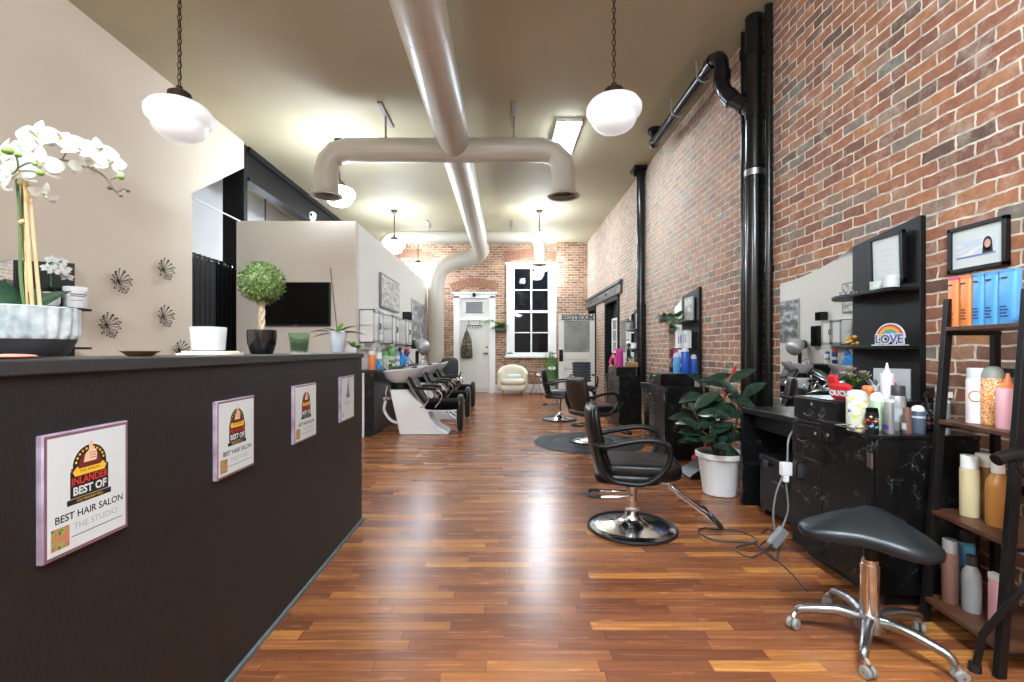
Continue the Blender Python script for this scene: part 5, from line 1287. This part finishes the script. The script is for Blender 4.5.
# ---------------------------------------------------------------- ladder shelf
t = thing('ladder_shelf', 'narrow ladder shelf with black rails and walnut boards beside the near cabinet', 'shelf', (2.05, 1.94, 0))
o = Vector((2.05, 1.94, 0))
for y, xb, xt in ((2.12, 1.90, 2.01), (1.75, 1.845, 1.955)):
    g = G(); q = [(xb-2.05-.014, 0), (xb-2.05+.02, 0), (xt-2.05+.02, 1.45), (xt-2.05-.014, 1.45)]
    g.prism(q, y-1.94-.012, y-1.94+.012, 'y'); obj('side_rail', g, 'plastic_black', t, .002)
    g = G(); g.box(.155, y-1.94-.012, 0, .185, y-1.94+.012, 1.31); obj('rear_post', g, 'plastic_black', t, .002)
for z in (.60, 1.10): obj('cross_bar', G().box(.16, -.178, z, .18, .168, z+.04), 'plastic_black', t, .002)
SH = (.095, .485, .890, 1.305)
for z in SH:
    xf = 1.90+.11*z/1.45; xg = 1.845+.11*z/1.45
    q = [(xf-2.05-.01, .19), (xg-2.05-.01, -.20), (.19, -.20), (.19, .19)]
    b = obj('shelf_board', G().prism(q, z, z+.018, 'z'), 'walnut', t, .002)
    for y in (.17, -.18): obj('board_rail', G().box((xf if y > 0 else xg)-2.05, y-.008, z-.02, .18, y+.008, z), 'plastic_black', b)
z1, z2, z3, z4 = [z+.018 for z in SH]
def on(px, x): return x, FPX*x/(px-CX)
hp = 'hair products on the ladder shelf'
for px, r, m, cm, lb in ((956, .025, 'orange', 'hot_pink', 'orange upright tube with pink top on the ladder shelf top board, left end'), (969, .026, 'orange', 'orange', 'all orange upright tube on the ladder shelf top board'), (981.5, .026, 'blue', 'blue', 'blue upright tube on the ladder shelf top board, right beside the orange ones'), (994.5, .028, 'blue', 'blue', 'blue upright tube on the ladder shelf top board, between two other blue ones'), (1010.5, .034, 'blue', 'blue', 'wide blue upright tube at the right end of the ladder shelf top board')):
    x, y = on(px, 2.035); tb = bottle('hair_product_tube', lb, x, y, z4, r, .222, m, style='tube', capm=cm, ch=.012, ry=.022, cat='tube', group=hp)
    g = G()
    g.box(-.0242, -r*.3, .185, -.0236, r*.55, .191); obj('top_print', g, 'dark_grey', tb); g = G()
    for k in range(4): g.box(-.0242, -r*(.2 if k % 2 else .4), .03+.013*k, -.0236, r*.55, .036+.013*k)
    obj('print', g, mat('print ink '+str(px), (120, 70, 50) if m == 'orange' else (36, 70, 130), .5), tb, smooth=0)
x, y = on(976, 2.03); tb = bottle('hair_spray_can', 'white pink spray can with grey cap and ring print on the second ladder board', x, y, z3, .033, .235, mat('white pink can', (240, 226, 228), .3), capm='pale_grey', ch=.045, cat='spray can', group=hp)
g = G()
for k in range(28): 
    a = 2*PI*k/28; b = PI+.52*0+.022*math.cos(a)/.033; g.ell((.0335*math.cos(b+.75), .0335*math.sin(b+.75), .115+.022*math.sin(a)), (.003, .003, .003), 6, 4)
obj('ring_print', g, 'gold', tb)
x, y = on(993, 2.05); bottle('hair_product_bottle', 'orange patterned bottle with clear top on the second ladder board, in the middle', x, y, z3, .039, .245, 'orange_print', style='dome', capm='frost', ch=.05, group=hp)
x, y = on(1008, 2.0); bottle('hair_product_bottle', 'pink bottle with orange pointed nozzle on the second ladder board', x, y, z3, .035, .22, 'pink', style='nozzle', capm='orange', ch=.06, group=hp)
x, y = on(969.5, 2.02); bottle('hair_product_bottle', 'cream yellow bottle with white cap on the third ladder board, left end', x, y, z2, .033, .262, 'cream_bottle', capm='white', ch=.055, group=hp)
x, y = on(984, 2.10); bottle('hair_product_bottle', 'tan bottle with white cap on the third ladder board, behind the cream one', x, y, z2, .032, .265, 'tan', capm='white', ch=.055, group=hp)
x, y = on(998, 2.02); bottle('hair_product_bottle', 'amber shouldered bottle with white cap on the third ladder board', x, y, z2, .038, .262, 'amber', style='shoulder', capm='white', ch=.045, group=hp)
x, y = on(950, 1.965); bottle('hair_spray_can', 'rose brown spray can with silver cap on the lowest ladder board', x, y, z1, .029, .275, 'brown', capm='silver', ch=.055, cat='spray can', group=hp)
x, y = on(964.5, 2.06); bottle('hair_product_bottle', 'teal bottle with black cap on the lowest ladder board', x, y, z1, .034, .31, 'teal', capm='plastic_black', ch=.055, band=[('blue', .5, .78)], group=hp)
x, y = on(971.5, 1.99); bottle('hair_product_bottle', 'pale grey bottle before the teal one on the lowest ladder board', x, y, z1, .032, .235, 'dull_grey', capm='dark_grey', style='shoulder', ch=.04, group=hp)
x, y = on(996, 2.0); bottle('hair_product_tube', 'dusty pink tube leaning at the right end of the lowest ladder board', x, y, z1, .024, .20, 'pink', style='tube', capm='white', ch=.025, cat='tube', group=hp, ry=.016)

# ---------------------------------------------------------------- saddle stool
t = thing('saddle_stool', 'black triangular saddle stool on a chrome five star base with casters', 'stool', (1.53, 1.96, 0), math.radians(10))
def tri(a, R=.275):
    k = 1/(1-.30*math.cos(3*(a-math.radians(160)))*.8); return R*min(k, 1.25)*.80
g = G(); rings = []
for q, z in ((.05, -.03), (.6, -.03), (.92, -.028), (.985, -.018), (1.0, .0), (.975, .015), (.9, .024), (.7, .042), (.42, .066), (.18, .080), (.02, .084)):
    rings.append([(tri(a)*q*math.cos(a), tri(a)*q*math.sin(a)*.86, .478+z-.10*((tri(a)*q)/.3)**2*(.2+.22*max(0, math.cos(a-math.radians(-60))))) for a in [2*PI*j/60 for j in range(60)]])
g.loft(rings); obj('seat', g, mat('blue black vinyl', (24, 31, 35), .38, bump=(160, .1, .002)), t, smooth=60)
g = G(); g.cyl((0, 0, .07), (0, 0, .33), .034, n=28); g.cyl((0, 0, .33), (0, 0, .35), .03, n=24); obj('column', g, 'chrome', t)
g = G(); g.cyl((0, 0, .34), (0, 0, .43), .022, n=20); g.box(-.08, -.05, .425, .08, .05, .44); obj('gas_lift', g, 'plastic_black', t)
g = G(); g.lathe([(.03, .05), (.055, .06), (.058, .10), (.04, .125), (0, .125)], 28); obj('hub', g, 'steel', t, smooth=50)
for k in range(5):
    a = math.radians(2+72*k); c, s = math.cos(a), math.sin(a)
    pts = spline([(.03*c, .03*s, .10), (.11*c, .11*s, .112), (.19*c, .19*s, .10), (.25*c, .25*s, .085), (.265*c, .265*s, .06)], 4)
    l = obj('base_leg', G().tube(pts, [.024-.011*i/len(pts) for i in range(len(pts))], 12), 'steel', t, smooth=60)
    b = a+.9; u = Vector((math.cos(b), math.sin(b), 0)); n_ = Vector((-u.y, u.x, 0)); p = Vector((.265*c, .265*s, .024))+u*.018
    g = G(); g.cyl(p-n_*.02, p-n_*.005, .023, n=18); g.cyl(p+n_*.005, p+n_*.02, .023, n=18); cs = obj('caster', g, mat('milky caster', (142, 144, 140), .25), l, .003)
    g = G(); g.tube([(.265*c, .265*s, .07), p+Vector((0, 0, .03)), p], .011, 8); g.cyl(p-n_*.022, p+n_*.022, .006, n=8); obj('caster_fork', g, 'chrome', l)

# ---------------------------------------------------------------- tripod at the right edge
t = thing('tripod_stand', 'black metal tripod stand with a handle arm at the right edge before the ladder shelf', 'tripod', (2.02, 1.58, 0))
o = Vector((2.02, 1.58, 0)); L = lambda *p: tuple(Vector(p)-o)
g = G(); g.cyl((0, 0, .25), (0, 0, 1.0), .016, n=12); g.cyl((0, 0, .5), (0, 0, .58), .028, n=12); obj('post', g, 'plastic_black', t)
for pts in ([(1.792, 1.785, .0), (1.786, 1.75, .16), (1.862, 1.68, .373), (2.02, 1.58, .62)], [(2.27, 1.62, .0), (2.26, 1.62, .12), (2.02, 1.58, .6)], [(2.05, 1.26, 0), (2.05, 1.27, .12), (2.02, 1.58, .6)]):
    l = obj('leg', G().tube([L(*p) for p in pts], .0125, 10), 'plastic_black', t)
    p = Vector(L(*pts[0])); g = G(); g.cyl(p, p+Vector((0, 0, .03)), .02, n=12); obj('foot_cap', g, 'rubber', l)
g = G(); g.tube(spline([L(1.70, 1.62, .84), L(1.76, 1.62, .858), L(1.9, 1.6, .85), L(2.02, 1.58, .85)], 4), .021, 10); obj('handle_arm', g, 'plastic_black', t)
obj('brace', G().tube([L(1.765, 1.62, .83), L(1.83, 1.61, .74), L(2.02, 1.58, .58)], .011, 8), 'plastic_black', t)

# ---------------------------------------------------------------- rubber plant, broom, rolling case, cords
random.seed(21)
t = thing('rubber_plant', 'leafy dark green rubber plant in a white plastic pot beside the styling cabinet', 'potted plant', (1.845, 4.0, 0))
obj('pot', G().lathe([(0, .002), (.128, .002), (.135, .008), (.172, .30), (.180, .31), (.195, .318), (.197, .352), (.188, .358), (.178, .35), (.172, .32), (0, .32)], 44), 'plastic_white', t, smooth=40)
obj('soil', G().cyl((0, 0, .315), (0, 0, .328), .172, n=28), 'soil', t)
stems = [[(0, .02, .32), (-.02, .0, .5), (.02, -.02, .72), (.05, -.02, .93)], [(-.03, 0, .32), (-.12, -.03, .48), (-.2, -.06, .62), (-.26, -.08, .72)], [(.03, -.02, .32), (.09, -.05, .5), (.12, -.06, .66), (.14, -.07, .82)], [(-.02, -.03, .32), (-.1, -.1, .44), (-.17, -.15, .52), (-.23, -.18, .56)], [(.0, .03, .32), (-.05, .08, .55), (-.07, .12, .78), (-.08, .14, .9)]]
for q in stems:
    sp = spline(q, 6); b = obj('stem', G().tube(sp, [.010-.004*i/len(sp) for i in range(len(sp))], 8), 'stem_brown', t)
    for k in range(14):
        i = int(len(sp)*.30+(len(sp)*.68)*k/13); i = min(i, len(sp)-1); a = 2.4*k+random.uniform(-.4, .4)
        dr = Vector((math.cos(a), math.sin(a)-.25, random.uniform(-.45, .55)+(.8 if k > 11 else 0)))
        p = Vector(sp[i])
        if (p+dr.normalized()*.25).y < -.25 and (p+dr.normalized()*.25).x > -.1: dr.y = abs(dr.y); dr.x -= .4
        g = G(); d_ = dr.normalized(); g.tube([p, p+d_*.035], .0035, 5); g.leaf(p+d_*.03, d_, (-.2, -.75, .75), random.uniform(.17, .24), random.uniform(.095, .125), random.uniform(.1, .5), .2, 7)
        obj('leaf', g, 'leaf_rubber', b, smooth=60)
t = thing('dustpan_broom', 'red handled broom with black dustpan leaning on the bricks behind the rubber plant', 'broom', (2.02, 4.72, 0))
obj('handle', G().tube([(-.02, .02, .14), (.12, -.06, .6), (.255, -.12, 1.06)], .014, 10), 'red', t)
obj('broom_head', G().ell((-.03, .02, .10), (.06, .13, .05), 18, 8, .6), 'red', t, smooth=60)
g = G(); g.prism([(-.14, .08), (.12, .08), (.16, 0), (-.18, 0)], -.08, .02, 'y'); obj('bristles', g, 'velvet', t)
g = G(); g.prism([(-.26, .0), (-.02, .0), (-.02, .20), (-.06, .22), (-.10, .14), (-.27, .02)], -.30, -.02, 'y'); obj('dustpan', g, 'plastic_black', t, .006)
t = thing('rolling_case', 'black rolling tool case under the desk of the nearest station', 'case', (2.09, 3.22, 0))
obj('case_body', G().box(-.17, -.30, .055, .17, .30, .40), 'plastic_black', t, .012)
obj('lid', G().box(-.175, -.305, .40, .175, .305, .45), 'plastic_black', t, .012)
g = G()
for y in (-.2, .2): g.box(-.185, y-.03, .37, -.172, y+.03, .42)
obj('latch', g, 'dark_grey', t, .003)
g = G(); g.tube([(-.172, -.07, .30), (-.20, -.07, .30), (-.20, .07, .30), (-.172, .07, .30)], .008, 8); obj('handle', g, 'dark_grey', t)
for sx in (-1, 1):
    for sy in (-1, 1): g = G(); g.cyl((sx*.13, sy*.26-.012, .028), (sx*.13, sy*.26+.012, .028), .028, n=14); g.box(sx*.13-.012, sy*.26-.016, .028, sx*.13+.012, sy*.26+.016, .06); obj('caster', g, 'rubber', t)
def FL(px, py, z=.006): d = FPX*(CAMZ-z)/(py-CY); return (X(px, d), d, z)
t = thing('power_cord', 'grey appliance cord with inline box hanging down by the rolling case', 'cord', FL(776, 552))
o = Vector(FL(776, 552)); L = lambda *p: tuple(Vector(p)-o)
cb = [(1.92, 2.93, .72), (1.82, 2.90, .74), (1.745, 2.87, .68), (1.72, 2.85, .52), (1.665, 2.86, .36), (1.65, 2.87, .22), (1.66, 2.87, .12)]
obj('cable', G().tube([L(*p) for p in spline(cb, 6)], .0055, 8), 'grey', t)
cb = [(1.715, 2.85, .50), (1.725, 2.86, .38), (1.74, 2.87, .24), (1.69, 2.87, .10)]
obj('cable', G().tube([L(*p) for p in spline(cb, 6)], .0055, 8), 'grey', t)
g = G(); g.T = Matrix.Translation(L(1.672, 2.86, .08)) @ Matrix.Rotation(.7, 4, 'Y'); g.box(-.03, -.02, -.065, .03, .02, .065); obj('inline_box', g, 'grey', t, .006)
g = G(); g.T = Matrix.Translation(L(1.715, 2.85, .49)); g.box(-.03, -.02, -.03, .03, .02, .05); g.cyl((0, 0, -.07), (0, 0, -.03), .018, n=12); obj('plug_adapter', g, 'plastic_white', t, .005)
cb = [(1.655, 2.86, .05), FL(752, 557), FL(735, 548), FL(757, 541), FL(740, 531), FL(716, 529), FL(703, 528), FL(698, 532), FL(706, 537), FL(720, 541), FL(752, 543), FL(765, 552), FL(776, 560), FL(778, 548)]
obj('floor_cable', G().tube([L(*p) for p in spline(cb, 6)], .0055, 8), 'dark_grey', t)
t = thing('thin_cord', 'thin black cord trailing over the wood floor toward the saddle stool', 'cord', FL(790, 572, .004))
o = Vector(FL(790, 572, .004))
cb = [FL(762, 533, .004), FL(768, 529, .004), FL(775, 534, .004), FL(760, 546, .004), FL(772, 556, .004), FL(790, 572, .004), FL(806, 590, .004)]
obj('cable', G().tube([L(*p) for p in spline(cb, 6)], .004, 6), 'plastic_black', t)

# ---------------------------------------------------------------- middle and far station clutter
t = thing('potted_pothos', 'bright pothos on the top shelf of the middle mirror board', 'potted plant', (2.25, 6.03, SA))
obj('pot', G().lathe([(0, 0), (.04, 0), (.05, .07), (.045, .07), (0, .05)], 18), 'ceramic', t)
g = G()
for i in range(14): a = random.uniform(0, 2*PI); g.leaf((0, 0, .06), (math.cos(a)-.4, math.sin(a)*.7, random.uniform(-.2, 1)), (0, 0, 1), random.uniform(.1, .18), .075, .5, .2, 5)
obj('foliage', g, 'leaf_bright', t, smooth=60)
t = thing('photo_panel', 'pale silver picture leaning on the top shelf of the middle mirror board', 'picture', (2.31, 5.83, SA)); obj('frame', G().box(-.01, -.13, 0, .01, .13, .30), 'silver', t, .002); obj('print', G().box(-.013, -.115, .015, -.0102, .115, .285), 'silver_art', t)
for i, (y, h, m, lb) in enumerate(((5.74, .21, 'white', 'white product box on the lower shelf of the middle board, nearest end'), (5.81, .22, 'pale_grey', 'pale grey product box on the middle lower shelf, second from the near end'), (5.89, .20, 'purple', 'violet striped product box on the lower shelf of the middle board'), (5.96, .19, 'white', 'white product box on the lower shelf of the middle board, farthest end'))):
    t = thing('product_box', lb, 'box', (2.26, y, SB), 0, 'product boxes on the middle lower shelf'); obj('carton', G().box(-.03, -.03, 0, .03, .03, h), m if m != 'purple' else 'paper', t, .002); obj('label_band', G().box(-.0312, -.02, h*.3, -.03, .02, h*.8), 'purple' if i == 2 else 'ink_grey', t)
CB2 = BX
for y, x, r, h, m, lb in ((5.42, 2.10, .045, .30, 'cobalt', 'cobalt blue bottle on the middle drawer chest, taller one'), (5.52, 2.04, .04, .24, 'blue', 'sky blue bottle on the middle drawer chest, shorter one'), (5.40, 2.19, .035, .22, 'cobalt', 'cobalt blue bottle behind the tall one on the middle drawer chest')):
    bottle('spray_bottle', lb, x, y, CB2, r, h, m, style='dome', capm='pale_grey', ch=.05, group='blue bottles at the middle station')
t = thing('styling_tool_holder', 'white hair tool with black handles lying on the middle desk', 'hair tool', (2.12, 6.0, .77)); obj('tool_body', G().ell((0, 0, .08), (.05, .12, .06), 16, 8, .7), 'white', t, smooth=60)
g = G(); g.tube(spline([(-.05, -.1, .01), (-.06, -.09, .1), (-.06, 0, .14), (-.06, .09, .1), (-.05, .1, .01)], 4), .014, 8); obj('handle', g, 'plastic_black', t)
bottle('product_bottle', 'small clear bottle on the middle cabinet beside the drawer chest', 2.16, 5.22, CT, .03, .12, 'frost', capm='dark_grey', ch=.03)
t = thing('wall_planter', 'trailing plant in a small wall planter beside the middle mirror', 'wall planter', (XR, 6.72, 1.62)); obj('planter', G().box(-.12, -.08, 0, -.002, .08, .08), 'dark_grey', t, .01)
g = G()
for i in range(40): a = random.uniform(0, 2*PI); g.leaf((-.06, random.uniform(-.06, .06), .07), (math.cos(a)*.7-.2, math.sin(a)*.8, random.uniform(-.8, 1.5)), (0, 0, 1), random.uniform(.07, .16), .045, .5, .3, 4)
obj('foliage', g, mat('mid green trailing leaf', (88, 116, 66), .5, vary=(30, (60, 86, 44))), t, smooth=60)
bushy('shelf_plant', 'tufted green plant in a white pot on the top shelf of the farthest board', (2.24, 8.32, SA), .07, .13, 'ceramic', 50, .10, .2, .02, .8, 'leaf_bright', up=.4)
t = thing('photo_panel', 'white card standing on the top shelf of the farthest board near the round post', 'card', (2.30, 8.0, SA)); obj('frame', G().box(-.01, -.11, 0, .01, .11, .27), 'white', t, .002); obj('print', G().box(-.013, -.09, .02, -.0102, .09, .25), 'pale_grey', t)
t = thing('cow_figurine', 'black and white figurine on the lower shelf of the farthest board', 'figurine', (2.24, 8.35, SB))
M['cow'] = pattern_mat('black and white patches', [(0, (20, 20, 22)), (.5, (236, 236, 232))], 16, .4)
g = G(); g.ell((0, 0, .085), (.045, .09, .05), 16, 10, .8); g.ell((0, .1, .135), (.03, .04, .035), 12, 8)
obj('body', g, 'cow', t, smooth=60)
for sx in (-1, 1):
    for sy in (-1, 1): obj('leg', G().cyl((sx*.025, sy*.06, 0), (sx*.025, sy*.055, .06), .012, .016, 8), 'cow', t)
bottle('gel_jar', 'white jar on the lower shelf of the farthest board near the round post', 2.24, 8.02, SB, .05, .10, 'white', capm='pale_grey', ch=.03, cat='jar')
CB3 = BX
t = thing('hair_dryer', 'magenta hair dryer standing on the farthest drawer chest', 'hair dryer', (1.90, 7.66, CB3))
g = G(); g.lathe([(0, 0), (.055, 0), (.06, .02), (.058, .22), (.066, .25), (.06, .27), (0, .27)], 24); obj('barrel', g, 'magenta', t, smooth=50)
obj('grip', G().tube(spline([(-.05, .02, .15), (-.12, .05, .13), (-.14, .06, .05)], 4), .022, 10), 'magenta', t); obj('nozzle_ring', G().lathe([(.058, .268), (.062, .27), (.062, .29), (.05, .29)], 24), 'hot_pink', t)
t = thing('hair_brush_ring', 'coral looped hair tool at the far desk left of the magenta dryer', 'hair tool', (1.92, 8.2, .77))
obj('loop', G().tube([(0, .17*math.cos(a), .19+.17*math.sin(a)) for a in [PI*k/18-.1 for k in range(20)]], .02, 8), mat('coral plastic', (226, 120, 90), .4), t); obj('foot', G().box(-.03, -.19, 0, .03, .19, .17), 'white', t, .01)
for y, m, lb in ((8.5, 'red', 'red bottle on the farthest desk beside the coral loop'), (8.62, 'plastic_white', 'white bottle on the farthest desk behind the coral loop')): bottle('product_bottle', lb, 2.0, y, .77, .045, .24, m, capm='plastic_black', ch=.05, group='bottles on the farthest desk')
t = thing('wicker_basket', 'small wicker basket with a plant on the farthest drawer chest', 'basket', (2.05, 7.5, CB3)); obj('basket_body', G().box(-.09, -.07, 0, .09, .07, .075), mat('wicker', (168, 128, 84), .8, bump=(160, 1, .006)), t, .008)
obj('pot', G().lathe([(0, .075), (.04, .075), (.055, .14), (.05, .14), (0, .13)], 18), 'ceramic', t)
g = G()
for i in range(16): a = random.uniform(0, 2*PI); g.leaf((0, 0, .13), (math.cos(a), math.sin(a), random.uniform(.1, 1)), (0, 0, 1), .11, .05, .5, .3, 4)
obj('foliage', g, 'leaf_bright', t, smooth=60)

# ---------------------------------------------------------------- left shelves and shampoo counter clutter
t = thing('mini_orchid', 'tiny white orchid in a white pot on the black shelf by the beige wall', 'potted orchid', (-3.655, 3.80, SA))
obj('pot', G().lathe([(0, 0), (.045, 0), (.058, .03), (.06, .11), (.054, .11), (.05, .09), (0, .09)], 24), 'ceramic', t, smooth=50)
obj('flower_stem', G().tube(spline([(0, 0, .09), (-.01, .01, .22), (0, .0, .32), (.03, .04, .38)], 4), .004, 6), 'stem', t)
for d, L_ in (((.3, -.6, .8), .12), ((-.3, .6, .6), .13), ((.6, .4, .5), .11)):
    g = G(); g.leaf((0, 0, .1), d, (0, 0, 1), L_, .06, .5, .3, 5); obj('leaf', g, 'leaf_dark', t, smooth=60)
for k, (x, y, z) in enumerate(((.02, -.05, .30), (.03, .03, .33), (.02, -.01, .37), (.04, .08, .31), (.03, .06, .37), (.04, -.02, .28), (.03, .11, .25), (.05, .04, .28))): flower('flower', (x, y, z), (.7, -.7, .1), (0, 0, 1), .085, t)
t = thing('cream_jar', 'large white product jar with dark blue print on the black shelf', 'jar', (-3.64, 4.0, SA))
obj('jar_body', G().lathe([(0, 0), (.078, 0), (.08, .004), (.08, .14), (0, .14)], 32), 'plastic_white', t); obj('lid', G().lathe([(0, .14), (.083, .14), (.083, .175), (.079, .18), (0, .18)], 32), 'plastic_white', t)
g = G(); 
for z0, z1, a0, a1 in ((.11, .118, -1.3, .3), (.095, .102, -1.2, 0), (.06, .064, -1.2, -.2)): g.surf(lambda u, v: (.0806*math.cos(a0+(a1-a0)*v), .0806*math.sin(a0+(a1-a0)*v), z0+(z1-z0)*u), 1, 12)
obj('print', g, mat('navy print', (50, 70, 120), .5), t)
bottle('gel_jar', 'small dark green box at the left end of the black shelf behind the orchid', -3.66, 3.69, SA, .03, .12, mat('dark green carton', (60, 92, 80), .5), style='tube', ch=0, cat='box', band=[('ink_grey', .55, .75)])
CT2 = .935
sc = 'bottles on the shampoo counter'
items = [(6.82, -1.90, .05, .27, 'orange', 'white', 'cyl', 'salmon orange bottle at the near end of the shampoo counter'), (6.95, -1.96, .045, .22, 'pink', 'orange', 'cyl', 'pale pink bottle next to the salmon one on the shampoo counter'), (7.30, -1.93, .05, .30, 'plastic_white', 'pale_grey', 'spray', 'white spray bottle on the shampoo counter below the nearest wall cabinet'), (7.48, -2.0, .05, .33, 'plastic_white', 'white', 'shoulder', 'tall white bottle on the shampoo counter, left of the green ones'), (7.78, -1.95, .055, .25, 'mint', 'green_bottle', 'dome', 'mint bottle on the shampoo counter, left of the bright green bottle'),
         (8.08, -1.93, .065, .36, 'green_bottle', 'green_bottle', 'shoulder', 'bright green bottle on the shampoo counter, tallest of the greens'), (8.30, -2.0, .05, .30, mat('bottle green', (30, 110, 70), .3), 'plastic_black', 'cyl', 'dark green bottle on the shampoo counter behind the bright green one'), (8.55, -1.93, .05, .24, 'plastic_white', 'silver', 'cyl', 'white can on the shampoo counter between green bottle and blue towel'), (9.12, -2.0, .05, .33, 'cobalt', 'plastic_black', 'shoulder', 'cobalt bottle on the shampoo counter behind the heaped blue towel'), (9.38, -1.93, .05, .30, mat('indigo bottle', (60, 48, 110), .3), 'red', 'cyl', 'indigo bottle with red cap on the shampoo counter'), (9.62, -1.95, .05, .26, 'plastic_white', 'cobalt', 'dome', 'white bottle with blue cap at the far end of the shampoo counter')]
for y, x, r, h, m, cm, st, lb in items: bottle('shampoo_bottle', lb, x, y, CT2, r, h, m, style=st, capm=cm, ch=.055, group=sc, band=None if m in ('orange', 'pink') else [('paper', .3, .5)] if m not in ('plastic_white',) else [('ink_grey', .3, .5)])
random.seed(5)
def towel(label, loc, s):
    g = G(); ph = [random.uniform(0, 6) for _ in range(6)]
    def f(u, v):
        a = 2*PI*v; q = math.sin(PI*.5*u); r = s*(.25+.75*q)*(1+.16*math.sin(5*a+ph[0])+.09*math.sin(9*a+ph[1]+4*u)); z = s*1.15*math.cos(PI*.5*u)*(1+.12*math.sin(4*a+ph[2]+5*u))+.004
        return (r*.7*math.cos(a), r*1.25*math.sin(a), z)
    g.surf(f, 14, 48); g.add([f(1, j/48) for j in range(48)], [tuple(range(48))])
    return tag(obj('blue_towel', g, 'towel', loc=loc, smooth=80), label, 'towel', 'blue towels on the shampoo counter')
towel('crumpled blue towel on the shampoo counter beside the indigo bottle', (-1.89, 8.85, CT2), .15)
towel('crumpled blue towel at the near end of the shampoo counter by the first bowl', (-1.87, 6.97, CT2), .085)
